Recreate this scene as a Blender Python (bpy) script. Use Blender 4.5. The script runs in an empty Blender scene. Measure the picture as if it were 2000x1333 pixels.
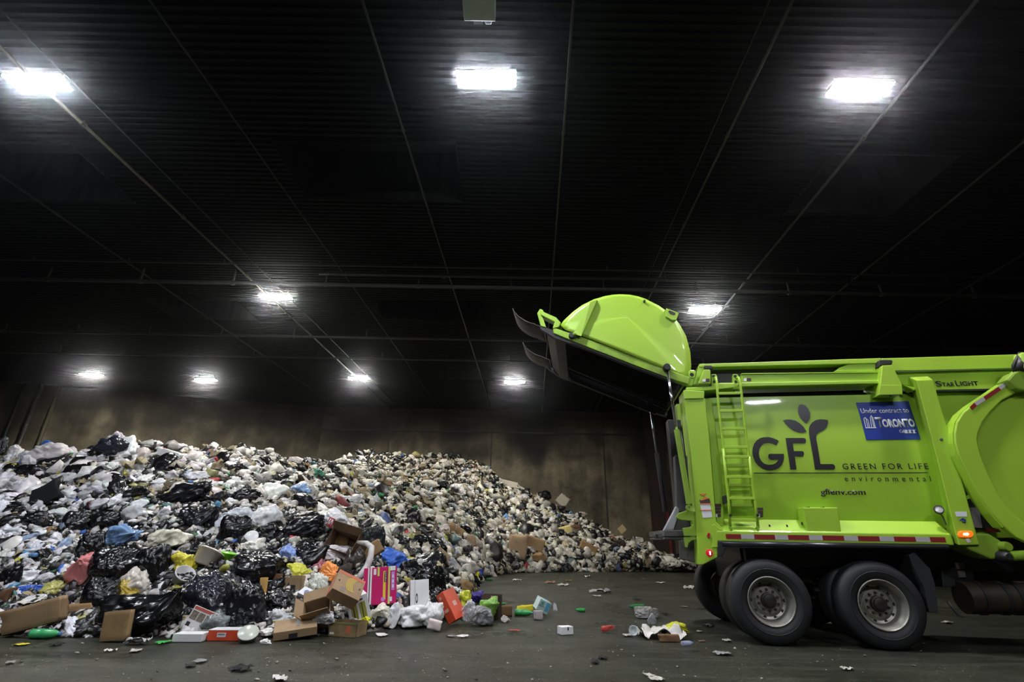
import bpy, bmesh, math, random
import numpy as np
from mathutils import Vector, Matrix, Euler
from mathutils.bvhtree import BVHTree

SC = bpy.context.scene
COL = SC.collection
# ------------------------------------------------------------------ camera
FPX = 949.0
TH = math.radians(22.25)
PH = math.radians(1.0)
CAM = np.array([0.0, 0.0, 1.25])
_f = np.array([0, math.cos(TH), math.sin(TH)])
_u = np.array([0, -math.sin(TH), math.cos(TH)])
_r = np.array([1.0, 0, 0])
CR = _r * math.cos(PH) + _u * math.sin(PH)
CU = -_r * math.sin(PH) + _u * math.cos(PH)
cd = bpy.data.cameras.new('camera')
cd.sensor_width = 36.0
cd.lens = FPX / 2000.0 * 36.0
cd.clip_end = 200
cam = bpy.data.objects.new('camera', cd)
COL.objects.link(cam)
cam.matrix_world = Matrix(((CR[0], CU[0], -_f[0], CAM[0]), (CR[1], CU[1], -_f[1], CAM[1]), (CR[2], CU[2], -_f[2], CAM[2]), (0, 0, 0, 1)))
SC.camera = cam
# ------------------------------------------------------------------ view, world
SC.view_settings.view_transform = 'Standard'
SC.view_settings.look = 'None'
SC.view_settings.exposure = 0.0
SC.view_settings.gamma = 1.0
SC.view_settings.use_curve_mapping = False
SC.cycles.use_denoising = True
SC.cycles.adaptive_threshold = 0.02
SC.cycles.max_bounces = 5
SC.cycles.diffuse_bounces = 2
SC.cycles.glossy_bounces = 2
SC.cycles.transparent_max_bounces = 5
SC.cycles.caustics_reflective = False
SC.cycles.caustics_refractive = False
SC.cycles.sample_clamp_indirect = 3.0
wd = bpy.data.worlds.new('world')
SC.world = wd
wd.use_nodes = True
wd.node_tree.nodes['Background'].inputs[0].default_value = (0.5, 0.55, 0.65, 1)
wd.node_tree.nodes['Background'].inputs[1].default_value = 0.0
LAMP_POWER = 500.0
HAZE = 0.0015


def ray(x, y):
    return _f + (x - 1000.0) / FPX * CR - (y - 666.5) / FPX * CU


def gnd(x, y, z=0.0):
    d = ray(x, y)
    return CAM + d * ((z - CAM[2]) / d[2])


def atY(x, y, Y):
    d = ray(x, y)
    return CAM + d * (Y / d[1])


def proj(p):
    v = np.asarray(p, float) - CAM
    zc = v @ _f
    return 1000 + FPX * (v @ CR) / zc, 666.5 - FPX * (v @ CU) / zc, zc


# ------------------------------------------------------------------ properties
def tag(o, label=None, cat=None, group=None, kind=None):
    if label: o['label'] = label
    if cat: o['category'] = cat
    if group: o['group'] = group
    if kind: o['kind'] = kind
    return o


def empty(name, loc=(0, 0, 0), rot=(0, 0, 0), parent=None):
    o = bpy.data.objects.new(name, None)
    COL.objects.link(o)
    o.location = loc
    o.rotation_euler = rot
    if parent: o.parent = parent
    return o


# ------------------------------------------------------------------ materials
MATS = {}


def nt_new(name):
    m = bpy.data.materials.new(name)
    m.use_nodes = True
    nt = m.node_tree
    return m, nt, nt.nodes['Principled BSDF']


def nd(nt, t, **kw):
    n = nt.nodes.new(t)
    for k, v in kw.items():
        if k.startswith('i_'):
            key = k[2:]
            n.inputs[int(key) if key.isdigit() else key].default_value = v
        else:
            setattr(n, k, v)
    return n


def ramp(nt, stops, interp='LINEAR'):
    n = nt.nodes.new('ShaderNodeValToRGB')
    n.color_ramp.interpolation = interp
    e = n.color_ramp.elements
    while len(e) < len(stops): e.new(0.5)
    for el, (p, c) in zip(e, stops):
        el.position = p
        el.color = (*c, 1) if len(c) == 3 else c
    return n


def noise_col(nt, scale, c1, c2, lo=0.35, hi=0.65, detail=4, vec=None, rough=0.55):
    n = nd(nt, 'ShaderNodeTexNoise', i_Scale=scale, i_Detail=detail, i_Roughness=rough)
    if vec is not None: nt.links.new(vec, n.inputs['Vector'])
    r = ramp(nt, [(lo, c1), (hi, c2)])
    nt.links.new(n.outputs['Fac'], r.inputs['Fac'])
    return r.outputs['Color']


def mat(name, col, rough=0.5, metal=0.0, var=0.0, vscale=3.0, bump=0.0, bscale=40.0, coat=0.0, emit=None, estr=0.0, col2=None, lo=.35, hi=.65, spec=0.5):
    if name in MATS: return MATS[name]
    m, nt, b = nt_new(name)
    b.inputs['Base Color'].default_value = (*col, 1)
    b.inputs['Roughness'].default_value = rough
    b.inputs['Metallic'].default_value = metal
    b.inputs['Specular IOR Level'].default_value = spec
    if coat:
        b.inputs['Coat Weight'].default_value = coat
        b.inputs['Coat Roughness'].default_value = 0.08
    tc = nd(nt, 'ShaderNodeTexCoord')
    if var or col2:
        c2 = col2 or tuple(max(0, c * (1 - var)) for c in col)
        nt.links.new(noise_col(nt, vscale, col, c2, lo, hi, vec=tc.outputs['Object']), b.inputs['Base Color'])
    if bump:
        n = nd(nt, 'ShaderNodeTexNoise', i_Scale=bscale, i_Detail=4)
        nt.links.new(tc.outputs['Object'], n.inputs['Vector'])
        bp = nd(nt, 'ShaderNodeBump', i_Strength=bump, i_Distance=0.01)
        nt.links.new(n.outputs['Fac'], bp.inputs['Height'])
        nt.links.new(bp.outputs['Normal'], b.inputs['Normal'])
    if emit:
        b.inputs['Emission Color'].default_value = (*emit, 1)
        b.inputs['Emission Strength'].default_value = estr
    MATS[name] = m
    return m


# ------------------------------------------------------------------ mesh building
class MB:
    """collects faces for ONE mesh"""
    def __init__(s):
        s.v, s.f, s.m = [], [], []

    def add(s, vs, fs, mi=0):
        b = len(s.v)
        s.v += [tuple(map(float, v)) for v in vs]
        s.f += [tuple(b + i for i in f) for f in fs]
        s.m += [mi] * len(fs)
        return s

    def box(s, lo, hi, mi=0, rot=None, at=(0, 0, 0)):
        x0, y0, z0 = lo; x1, y1, z1 = hi
        vs = [(x0, y0, z0), (x1, y0, z0), (x1, y1, z0), (x0, y1, z0), (x0, y0, z1), (x1, y0, z1), (x1, y1, z1), (x0, y1, z1)]
        if rot is not None:
            vs = [tuple(rot @ Vector(v) + Vector(at)) for v in vs]
        elif any(at):
            vs = [(v[0] + at[0], v[1] + at[1], v[2] + at[2]) for v in vs]
        return s.add(vs, [(0, 3, 2, 1), (4, 5, 6, 7), (0, 1, 5, 4), (1, 2, 6, 5), (2, 3, 7, 6), (3, 0, 4, 7)], mi)

    def prism(s, pts, d, mi=0):
        """pts: 3D polygon, d: extrusion vector"""
        n = len(pts)
        d = np.asarray(d, float)
        a = [np.asarray(p, float) for p in pts]
        s.add(a + [p + d for p in a], [tuple(range(n))[::-1], tuple(range(n, 2 * n))] + [(i, (i + 1) % n, n + (i + 1) % n, n + i) for i in range(n)], mi)
        return s

    def tube(s, path, r, n=10, mi=0, caps=True):
        path = [Vector(p) for p in path]
        rs = r if isinstance(r, (list, tuple)) else [r] * len(path)
        rings = []
        up = None
        for i, p in enumerate(path):
            t = (path[min(i + 1, len(path) - 1)] - path[max(i - 1, 0)]).normalized()
            if up is None:
                up = Vector((0, 0, 1)) if abs(t.z) < 0.9 else Vector((1, 0, 0))
            a = t.cross(up).normalized()
            up = a.cross(t).normalized()
            rings.append([p + (a * math.cos(2 * math.pi * k / n) + up * math.sin(2 * math.pi * k / n)) * rs[i] for k in range(n)])
        vs = [v for rg in rings for v in rg]
        fs = [(i * n + k, i * n + (k + 1) % n, (i + 1) * n + (k + 1) % n, (i + 1) * n + k) for i in range(len(path) - 1) for k in range(n)]
        if caps:
            fs += [tuple(range(n))[::-1], tuple(range((len(path) - 1) * n, len(path) * n))]
        return s.add(vs, fs, mi)

    def lathe(s, prof, n=32, axis='Z', at=(0, 0, 0), mi=0, close=False):
        """prof: list of (r, h)"""
        vs = []
        for r, h in prof:
            for k in range(n):
                a = 2 * math.pi * k / n
                c, d = r * math.cos(a), r * math.sin(a)
                p = {'Z': (c, d, h), 'Y': (c, h, d), 'X': (h, c, d)}[axis]
                vs.append((p[0] + at[0], p[1] + at[1], p[2] + at[2]))
        m = len(prof)
        fs = [(i * n + k, i * n + (k + 1) % n, ((i + 1) % m) * n + (k + 1) % n, ((i + 1) % m) * n + k) for i in range(m if close else m - 1) for k in range(n)]
        return s.add(vs, fs, mi)

    def obj(s, name, mats, parent=None, smooth=False, bevel=0.0, solid=0.0, sharp=None, loc=None):
        me = bpy.data.meshes.new(name)
        me.from_pydata(s.v, [], s.f)
        mats = mats if isinstance(mats, (list, tuple)) else [mats]
        for m in mats: me.materials.append(m)
        if any(s.m): me.polygons.foreach_set('material_index', s.m)
        bm = bmesh.new(); bm.from_mesh(me)
        bmesh.ops.recalc_face_normals(bm, faces=bm.faces)
        bm.to_mesh(me); bm.free()
        if smooth: me.polygons.foreach_set('use_smooth', [True] * len(me.polygons))
        if sharp is not None:
            me.set_sharp_from_angle(angle=math.radians(sharp))
        me.update()
        o = bpy.data.objects.new(name, me)
        COL.objects.link(o)
        if parent: o.parent = parent
        if loc is not None: o.location = loc
        if solid:
            md = o.modifiers.new('thickness', 'SOLIDIFY'); md.thickness = solid; md.offset = 0
        if bevel:
            md = o.modifiers.new('bevel', 'BEVEL'); md.width = bevel; md.segments = 2; md.limit_method = 'ANGLE'
        return o


def np_obj(name, v, f, mats, parent=None, smooth=True):
    """fast mesh from arrays; f is (n,3) or (n,4)"""
    me = bpy.data.meshes.new(name)
    v = np.ascontiguousarray(v, dtype=np.float32)
    f = np.ascontiguousarray(f, dtype=np.int32)
    k = f.shape[1]
    me.vertices.add(len(v)); me.vertices.foreach_set('co', v.ravel())
    me.loops.add(f.size); me.loops.foreach_set('vertex_index', f.ravel())
    me.polygons.add(len(f)); me.polygons.foreach_set('loop_start', np.arange(0, f.size, k, dtype=np.int32))
    if smooth: me.polygons.foreach_set('use_smooth', np.ones(len(f), dtype=bool))
    for m in (mats if isinstance(mats, (list, tuple)) else [mats]): me.materials.append(m)
    me.update(calc_edges=True)
    me.validate()
    o = bpy.data.objects.new(name, me)
    COL.objects.link(o)
    if parent: o.parent = parent
    return o


# numpy gradient noise
def _hash(ix, iy, iz, seed):
    h = (ix * 374761393 + iy * 668265263 + iz * 2147483647 + seed * 974634777) & 0xFFFFFFFF
    h = ((h ^ (h >> 13)) * 1274126177) & 0xFFFFFFFF
    return (h ^ (h >> 16)) & 0xFFFFFFFF


def vnoise(p, seed=0):
    p = np.asarray(p, float)
    i = np.floor(p).astype(np.int64)
    f = p - i
    w = f * f * f * (f * (f * 6 - 15) + 10)
    out = np.zeros(len(p))
    for dx in (0, 1):
        for dy in (0, 1):
            for dz in (0, 1):
                h = _hash(i[:, 0] + dx, i[:, 1] + dy, i[:, 2] + dz, seed) / 4294967295.0 * 2 - 1
                out += h * (w[:, 0] if dx else 1 - w[:, 0]) * (w[:, 1] if dy else 1 - w[:, 1]) * (w[:, 2] if dz else 1 - w[:, 2])
    return out


def fbm(p, seed=0, octs=3):
    p = np.asarray(p, float)
    return sum(vnoise(p * 2 ** k, seed + k) * 0.5 ** k for k in range(octs))
# ================================================================== the hall
CEIL = 9.0
LAMP_ROWS = [-2.5, 6.43, 15.35, 24.3]


def concrete_floor():
    m, nt, b = nt_new('wet concrete floor')
    tc = nd(nt, 'ShaderNodeTexCoord')
    P = tc.outputs['Object']
    base = noise_col(nt, 0.9, (0.0115, 0.0130, 0.0080), (0.0290, 0.0310, 0.0195), .3, .7, 6, P)
    # streaks dragged along the hall floor
    mp = nd(nt, 'ShaderNodeMapping'); mp.inputs['Scale'].default_value = (0.5, 5.0, 1)
    mp.inputs['Rotation'].default_value = (0, 0, 0.12)
    nt.links.new(P, mp.inputs['Vector'])
    n2 = nd(nt, 'ShaderNodeTexNoise', i_Scale=1.3, i_Detail=5)
    nt.links.new(mp.outputs['Vector'], n2.inputs['Vector'])
    r2 = ramp(nt, [(0.5, (0, 0, 0)), (0.72, (1, 1, 1))])
    nt.links.new(n2.outputs['Fac'], r2.inputs['Fac'])
    mx = nd(nt, 'ShaderNodeMix', data_type='RGBA'); mx.inputs[7].default_value = (0.045, 0.047, 0.032, 1)
    nt.links.new(r2.outputs['Color'], mx.inputs['Factor']); nt.links.new(base, mx.inputs[6])
    # pale specks of trodden litter
    vo = nd(nt, 'ShaderNodeTexVoronoi', i_Scale=16.0); nt.links.new(P, vo.inputs['Vector'])
    r3 = ramp(nt, [(0.10, (1, 1, 1)), (0.19, (0, 0, 0))]); nt.links.new(vo.outputs['Distance'], r3.inputs['Fac'])
    n3 = nd(nt, 'ShaderNodeTexNoise', i_Scale=1.1, i_Detail=3); nt.links.new(P, n3.inputs['Vector'])
    r4 = ramp(nt, [(0.44, (0, 0, 0)), (0.58, (1, 1, 1))]); nt.links.new(n3.outputs['Fac'], r4.inputs['Fac'])
    ml = nd(nt, 'ShaderNodeMath', operation='MULTIPLY')
    nt.links.new(r3.outputs['Color'], ml.inputs[0]); nt.links.new(r4.outputs['Color'], ml.inputs[1])
    sp = nd(nt, 'ShaderNodeMath', operation='MULTIPLY'); nt.links.new(ml.outputs[0], sp.inputs[0])
    sepc = nd(nt, 'ShaderNodeSeparateColor'); nt.links.new(vo.outputs['Color'], sepc.inputs[0])
    nt.links.new(sepc.outputs[0], sp.inputs[1])
    mx2 = nd(nt, 'ShaderNodeMix', data_type='RGBA'); mx2.inputs[7].default_value = (0.30, 0.29, 0.25, 1)
    nt.links.new(sp.outputs[0], mx2.inputs['Factor']); nt.links.new(mx.outputs[2], mx2.inputs[6])
    gr = nd(nt, 'ShaderNodeTexNoise', i_Scale=20.0, i_Detail=6, i_Roughness=0.8); nt.links.new(P, gr.inputs['Vector'])
    rg = ramp(nt, [(0.38, (0.35, 0.35, 0.35)), (0.62, (2.0, 2.0, 1.95))]); nt.links.new(gr.outputs['Fac'], rg.inputs['Fac'])
    mg = nd(nt, 'ShaderNodeMix', data_type='RGBA', blend_type='MULTIPLY', i_Factor=1.0); nt.links.new(mx2.outputs[2], mg.inputs[6]); nt.links.new(rg.outputs['Color'], mg.inputs[7])
    nt.links.new(mg.outputs[2], b.inputs['Base Color'])
    n5 = nd(nt, 'ShaderNodeTexNoise', i_Scale=0.7, i_Detail=6); nt.links.new(P, n5.inputs['Vector'])
    r5 = ramp(nt, [(0.35, (0.24,) * 3), (0.65, (0.55,) * 3)]); nt.links.new(n5.outputs['Fac'], r5.inputs['Fac'])
    nt.links.new(r5.outputs['Color'], b.inputs['Roughness'])
    n6 = nd(nt, 'ShaderNodeTexNoise', i_Scale=42.0, i_Detail=6, i_Roughness=0.8); nt.links.new(P, n6.inputs['Vector'])
    bp = nd(nt, 'ShaderNodeBump', i_Strength=0.9, i_Distance=0.016); nt.links.new(n6.outputs['Fac'], bp.inputs['Height'])
    nt.links.new(bp.outputs['Normal'], b.inputs['Normal'])
    b.inputs['Specular IOR Level'].default_value = 0.28
    return m


def wall_mat():
    m, nt, b = nt_new('stained concrete wall')
    tc = nd(nt, 'ShaderNodeTexCoord')
    P = tc.outputs['Object']
    c1 = noise_col(nt, 0.45, (0.040, 0.034, 0.021), (0.30, 0.255, 0.165), .36, .70, 7, P, 0.65)
    mp = nd(nt, 'ShaderNodeMapping'); mp.inputs['Scale'].default_value = (1.6, 1, 0.14); nt.links.new(P, mp.inputs['Vector'])
    c2 = noise_col(nt, 0.8, (0.45, 0.42, 0.36), (1, 1, 1), .36, .6, 6, mp.outputs['Vector'], 0.6)
    mx = nd(nt, 'ShaderNodeMix', data_type='RGBA', blend_type='MULTIPLY', i_Factor=0.75)
    nt.links.new(c1, mx.inputs[6]); nt.links.new(c2, mx.inputs[7])
    last = mx.outputs[2]
    sx = nd(nt, 'ShaderNodeSeparateXYZ'); nt.links.new(P, sx.inputs[0])
    nz = nd(nt, 'ShaderNodeTexNoise', i_Scale=0.6, i_Detail=5); nt.links.new(P, nz.inputs['Vector'])
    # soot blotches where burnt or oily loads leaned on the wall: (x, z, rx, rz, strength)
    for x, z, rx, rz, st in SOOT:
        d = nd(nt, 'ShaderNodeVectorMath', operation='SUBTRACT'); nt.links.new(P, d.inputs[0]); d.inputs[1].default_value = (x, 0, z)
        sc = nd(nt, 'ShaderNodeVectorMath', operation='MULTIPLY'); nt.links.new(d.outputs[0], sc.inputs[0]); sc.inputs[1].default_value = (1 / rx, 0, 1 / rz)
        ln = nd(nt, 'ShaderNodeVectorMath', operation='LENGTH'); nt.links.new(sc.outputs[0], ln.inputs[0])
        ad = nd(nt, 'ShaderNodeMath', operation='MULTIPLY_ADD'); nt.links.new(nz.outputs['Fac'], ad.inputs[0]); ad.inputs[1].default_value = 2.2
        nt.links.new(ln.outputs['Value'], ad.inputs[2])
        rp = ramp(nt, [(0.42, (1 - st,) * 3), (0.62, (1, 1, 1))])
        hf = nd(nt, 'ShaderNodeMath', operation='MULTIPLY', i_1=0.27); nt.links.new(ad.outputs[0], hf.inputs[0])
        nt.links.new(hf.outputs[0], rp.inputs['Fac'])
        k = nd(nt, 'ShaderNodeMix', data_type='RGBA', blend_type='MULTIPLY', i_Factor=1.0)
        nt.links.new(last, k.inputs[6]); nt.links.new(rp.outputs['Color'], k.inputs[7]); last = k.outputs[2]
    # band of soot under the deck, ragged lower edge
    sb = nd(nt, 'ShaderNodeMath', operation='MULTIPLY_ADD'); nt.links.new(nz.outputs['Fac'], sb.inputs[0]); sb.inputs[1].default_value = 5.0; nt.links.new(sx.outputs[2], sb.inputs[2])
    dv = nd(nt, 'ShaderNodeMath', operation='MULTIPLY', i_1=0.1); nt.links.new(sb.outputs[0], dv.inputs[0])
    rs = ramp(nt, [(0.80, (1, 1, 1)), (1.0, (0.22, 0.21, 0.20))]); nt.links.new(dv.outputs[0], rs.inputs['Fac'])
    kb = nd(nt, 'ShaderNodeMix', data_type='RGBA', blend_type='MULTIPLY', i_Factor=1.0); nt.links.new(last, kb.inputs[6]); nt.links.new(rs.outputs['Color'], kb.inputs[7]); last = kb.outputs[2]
    nt.links.new(last, b.inputs['Base Color'])
    b.inputs['Roughness'].default_value = 0.8
    n6 = nd(nt, 'ShaderNodeTexNoise', i_Scale=4.0, i_Detail=8, i_Roughness=0.7); nt.links.new(P, n6.inputs['Vector'])
    bp = nd(nt, 'ShaderNodeBump', i_Strength=0.5, i_Distance=0.05); nt.links.new(n6.outputs['Fac'], bp.inputs['Height'])
    nt.links.new(bp.outputs['Normal'], b.inputs['Normal'])
    return m


YW = 30.8
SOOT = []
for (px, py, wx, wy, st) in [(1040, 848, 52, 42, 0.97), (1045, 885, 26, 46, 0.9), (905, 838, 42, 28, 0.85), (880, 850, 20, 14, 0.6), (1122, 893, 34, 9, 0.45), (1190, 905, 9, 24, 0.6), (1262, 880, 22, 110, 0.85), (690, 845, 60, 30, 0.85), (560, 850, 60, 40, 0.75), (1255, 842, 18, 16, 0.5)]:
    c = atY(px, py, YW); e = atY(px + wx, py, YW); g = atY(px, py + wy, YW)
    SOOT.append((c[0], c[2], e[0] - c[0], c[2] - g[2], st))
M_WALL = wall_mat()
M_FLOOR = concrete_floor()
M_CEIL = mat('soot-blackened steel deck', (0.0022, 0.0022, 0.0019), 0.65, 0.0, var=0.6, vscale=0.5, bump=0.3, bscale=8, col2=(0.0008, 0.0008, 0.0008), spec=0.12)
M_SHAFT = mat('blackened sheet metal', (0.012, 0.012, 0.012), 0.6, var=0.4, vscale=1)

# floor
o = MB().add([(-36, -14, 0), (30, -14, 0), (30, 34, 0), (-36, 34, 0)], [(0, 1, 2, 3)]).obj('floor', M_FLOOR)
tag(o, 'dark wet concrete floor of the tipping hall', kind='structure')


def wall(name, a, b_, z1=CEIL + 1.6, t=0.4, lab=''):
    a = np.array(a, float); b_ = np.array(b_, float)
    L = np.linalg.norm(b_ - a); ang = math.atan2(b_[1] - a[1], b_[0] - a[0])
    o = MB().box((0, 0, -0.02), (L, t, z1)).obj(name, M_WALL)
    # keep world x in the texture: origin shifted so object x equals world x on the back wall
    o.location = (a[0], a[1], 0); o.rotation_euler = (0, 0, ang)
    return tag(o, lab, kind='structure')


# back wall with formwork joints, its mesh in world coordinates
mb = MB().box((-12.0, YW, -0.02), (30, YW + 0.4, CEIL + 1.6))
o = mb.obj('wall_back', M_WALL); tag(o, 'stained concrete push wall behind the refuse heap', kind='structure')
o = wall('wall_left', (-36, 24.6), (-12.0, YW), lab='dim concrete wall slanting behind the heap')
o = wall('wall_side', (-36, -14), (-36, 24.6), lab='dark far side wall of the hall'); o.location = (-36, -14, 0)
o = wall('wall_right', (30, 34), (30, -14), lab='dark side wall beyond the truck')
o = wall('wall_front', (30, -14), (-36, -14), lab='dark wall behind the camera')
# joints and ledges on the back wall
M_DARK = mat('black grime', (0.01, 0.009, 0.008), 0.7)
for i, (y0, h) in enumerate([(816, 0.07), (846, 0.05)]):
    a = atY(1000, y0, YW)
    o = MB().box((-12, YW - 0.05, a[2] - h), (30, YW + .02, a[2] + h)).obj('trim_%d' % (i + 1), M_DARK)
    tag(o, 'dark horizontal joint strip along the back wall', kind='structure')
for i, px in enumerate([1178, 960, 760]):
    a = atY(px, 860, YW)
    o = MB().box((a[0] - .035, YW - 0.03, 0), (a[0] + .035, YW + .02, CEIL)).obj('trim_%d' % (i + 3), mat('joint filler', (0.03, 0.026, 0.02), 0.8))
    tag(o, 'dark vertical pour joint in the back wall', kind='structure')
a0 = atY(1262, 900, YW); a1 = atY(1296, 900, YW)
o = MB().box((a0[0], YW - 0.6, 0), (a1[0], YW + .05, CEIL)).obj('trim_6', mat('rusty column', (0.018, 0.013, 0.010), 0.8, var=0.5, vscale=0.5, col2=(0.045, 0.018, 0.012), lo=.45))
tag(o, 'rusty steel column casing on the back wall beside the truck', kind='structure')
a = atY(1301, 985, YW - .6)
o = MB().box((a[0] - .08, YW - .7, 0.4), (a[0] + .08, YW - .55, 3.0)).obj('trim_7', mat('faded red paint', (0.16, 0.02, 0.015), 0.6, var=0.5))
tag(o, 'red painted guard post against the rusty column', kind='structure')

# ---------------- ceiling: corrugated deck, dropped shafts left open
HOLES = []
for (px0, py0, px1, py1) in [(530, 275, 890, 392), (728, 585, 945, 626), (285, 585, 460, 625), (1630, 300, 1880, 420), (-200, 275, 130, 392)]:
    a = gnd(px0, py0, CEIL); b_ = gnd(px1, py1, CEIL); c = gnd(px1, py0, CEIL)
    HOLES.append((a[0], c[0], a[1], b_[1]))
HOLES.append((HOLES[1][0], HOLES[1][1], 22.6, 24.4))
PITCH = 0.152
ys = []
y = -14.0
prof = [(0.0, 0.0), (0.055, 0.0), (0.075, 0.05), (0.13, 0.05)]
vs, fs = [], []
while y < YW + 0.3:
    segs = [(-36, 30)]
    for hx0, hx1, hy0, hy1 in HOLES:
        if hy0 - .08 <= y <= hy1:
            segs = [q for s0, s1 in segs for q in ([(s0, s1)] if hx1 <= s0 or hx0 >= s1 else [(s0, hx0), (hx1, s1)]) if q[1] - q[0] > .01]
    pts = [(y + a, CEIL + h) for a, h in prof] + [(y + PITCH, CEIL)]
    for s0, s1 in segs:
        b0 = len(vs)
        for yy, zz in pts: vs += [(s0, yy, zz), (s1, yy, zz)]
        fs += [(b0 + 2 * i, b0 + 2 * i + 1, b0 + 2 * i + 3, b0 + 2 * i + 2) for i in range(len(pts) - 1)]
    y += PITCH
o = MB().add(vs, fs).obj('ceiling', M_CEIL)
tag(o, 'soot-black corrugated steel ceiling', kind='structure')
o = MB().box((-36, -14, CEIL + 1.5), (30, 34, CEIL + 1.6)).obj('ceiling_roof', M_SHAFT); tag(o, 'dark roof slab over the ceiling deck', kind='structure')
for i, (hx0, hx1, hy0, hy1) in enumerate(HOLES):
    mb = MB()
    for (p, q) in [((hx0, hy0), (hx1, hy0)), ((hx1, hy0), (hx1, hy1)), ((hx1, hy1), (hx0, hy1)), ((hx0, hy1), (hx0, hy0))]:
        d = np.array([q[0] - p[0], q[1] - p[1]]); L = np.linalg.norm(d); n = max(2, int(L / .15)); d /= L
        nr = np.array([-d[1], d[0]]) * .02
        pl = []
        for k in range(n + 1):
            s = p + d * L * k / n + nr * (k % 2)
            pl.append(s)
        vv = [(s[0], s[1], CEIL - 0.02) for s in pl] + [(s[0], s[1], CEIL + 1.5) for s in pl]
        mb.add(vv, [(k, k + 1, n + 2 + k, n + 1 + k) for k in range(n)])
    o = mb.obj('ceiling_shaft.%03d' % i, M_SHAFT); tag(o, 'dark recessed roof shaft lined with ribbed sheet', kind='structure')

# ---------------- lamps
M_HOUS = mat('grey lamp housing', (0.25, 0.25, 0.26), 0.5)
def lamp_mat(name, c, k):
    m, nt, b = nt_new(name)
    b.inputs['Base Color'].default_value = (0.8, 0.8, 0.8, 1)
    b.inputs['Emission Color'].default_value = (*c, 1)
    b.inputs['Emission Strength'].default_value = LAMP_POWER * k
    return m
M_LAMP = [lamp_mat('cool lamp diffuser', (0.90, 0.94, 1.0), 1.0), lamp_mat('neutral lamp diffuser', (1.0, 0.98, 0.90), 1.0), lamp_mat('violet white lamp diffuser', (1.0, 0.94, 1.0), 1.0)]


def lamp(x, y, label, mi, w=1.03, d=0.29, z=CEIL - 0.25, yaw=0.0):
    t = empty('ceiling_lamp', (x, y, z), (0, 0, yaw))
    tag(t, label, 'lamp', 'high bay lamps under the ceiling')
    MB().box((-w / 2 - .008, -d / 2 - .008, 0.0), (w / 2 + .008, d / 2 + .008, 0.06)).obj('housing', M_HOUS, t, bevel=0.01)
    MB().box((-w / 2, -d / 2, -0.006), (w / 2, d / 2, 0.001)).obj('diffuser', M_LAMP[mi], t)
    mb = MB()
    for sx in (-1, 1): mb.tube([(sx * .4, 0, .07), (sx * .4, 0, CEIL + 0.03 - z)], 0.008, 6)
    mb.obj('hanger_rod', M_HOUS, t)
    return t


LAMPS = [
    (73, 163, 'bluish white ceiling lamp at the upper corner over the heap side', 0),
    (950, 155, 'bright ceiling lamp directly below the grey ceiling box', 0),
    (1680, 175, 'bright ceiling lamp high above the truck body, next to a pipe', 2),
    (538, 582, 'lamp just under the thick cross pipe, above the heap crest', 1),
    (1377, 606, 'lamp just behind the raised green tailgate', 1),
    (178, 733, 'smallest row lamp farthest out over the black wall pipes', 1),
    (402, 743, 'thin bright lamp second along the farthest row, over the heap', 1),
    (701, 740, 'lamp at the end of the yellowish conduit in the farthest row', 1),
    (1005, 747, 'farthest-row lamp beneath the dark rubber flaps of the tailgate', 1),
]
for px, py, lb, mi in LAMPS:
    p = gnd(px, py, CEIL - 0.27)
    lamp(p[0], p[1], lb, mi)
for x in (-8.3, -0.4, 6.6):
    lamp(x, -2.5, 'ceiling lamp of the nearest row, over the %s' % {-8.3: 'open floor before the heap', -0.4: 'empty middle of the hall', 6.6: 'lane the truck reversed along'}[x], 0)
# ---------------- pipes and ceiling fittings
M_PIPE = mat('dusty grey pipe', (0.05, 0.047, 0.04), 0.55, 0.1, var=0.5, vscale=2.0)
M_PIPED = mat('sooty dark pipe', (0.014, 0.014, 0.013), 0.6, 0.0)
M_PIPEG = mat('galvanised pipe', (0.09, 0.092, 0.09), 0.45, 0.2, var=0.4, vscale=1.5)
M_PIPEY = mat('yellowed pipe', (0.085, 0.072, 0.04), 0.6, var=0.5, vscale=1.0)
_d = ray(1040, 1055); DDIR = np.array([_d[0], _d[1]]) / math.hypot(_d[0], _d[1])


def depth_pipe(px, py, r, m, label, y0=-3.0, y1=YW - .1, z=CEIL - 0.1, joints=True):
    p = gnd(px, py, z)
    at = lambda Y: (p[0] + (Y - p[1]) * DDIR[0] / DDIR[1], Y, z)
    t = empty('ceiling_pipe', at(y0)); tag(t, label, 'pipe', 'pipes running away under the ceiling')
    q0 = Vector(at(y0))
    MB().tube([Vector(at(y0)) - q0, Vector(at(y1)) - q0], r, 8).obj('pipe_run', m, t, smooth=True)
    Y = y0 + 1.3; first = None
    while Y < y1:
        a = Vector(at(Y)) - q0; b = Vector(at(Y + .1)) - Vector(at(Y))
        if first is None:
            first = MB().tube([(0, 0, 0), b], r * 1.45, 8).tube([b * .5, b * .5 + Vector((0, 0, CEIL - .003 - z))], 0.008, 5).obj('clamp', m, t); c = first
        else:
            c = first.copy(); COL.objects.link(c); c.parent = t
        c.location = a
        Y += 3.05
    return t


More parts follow.
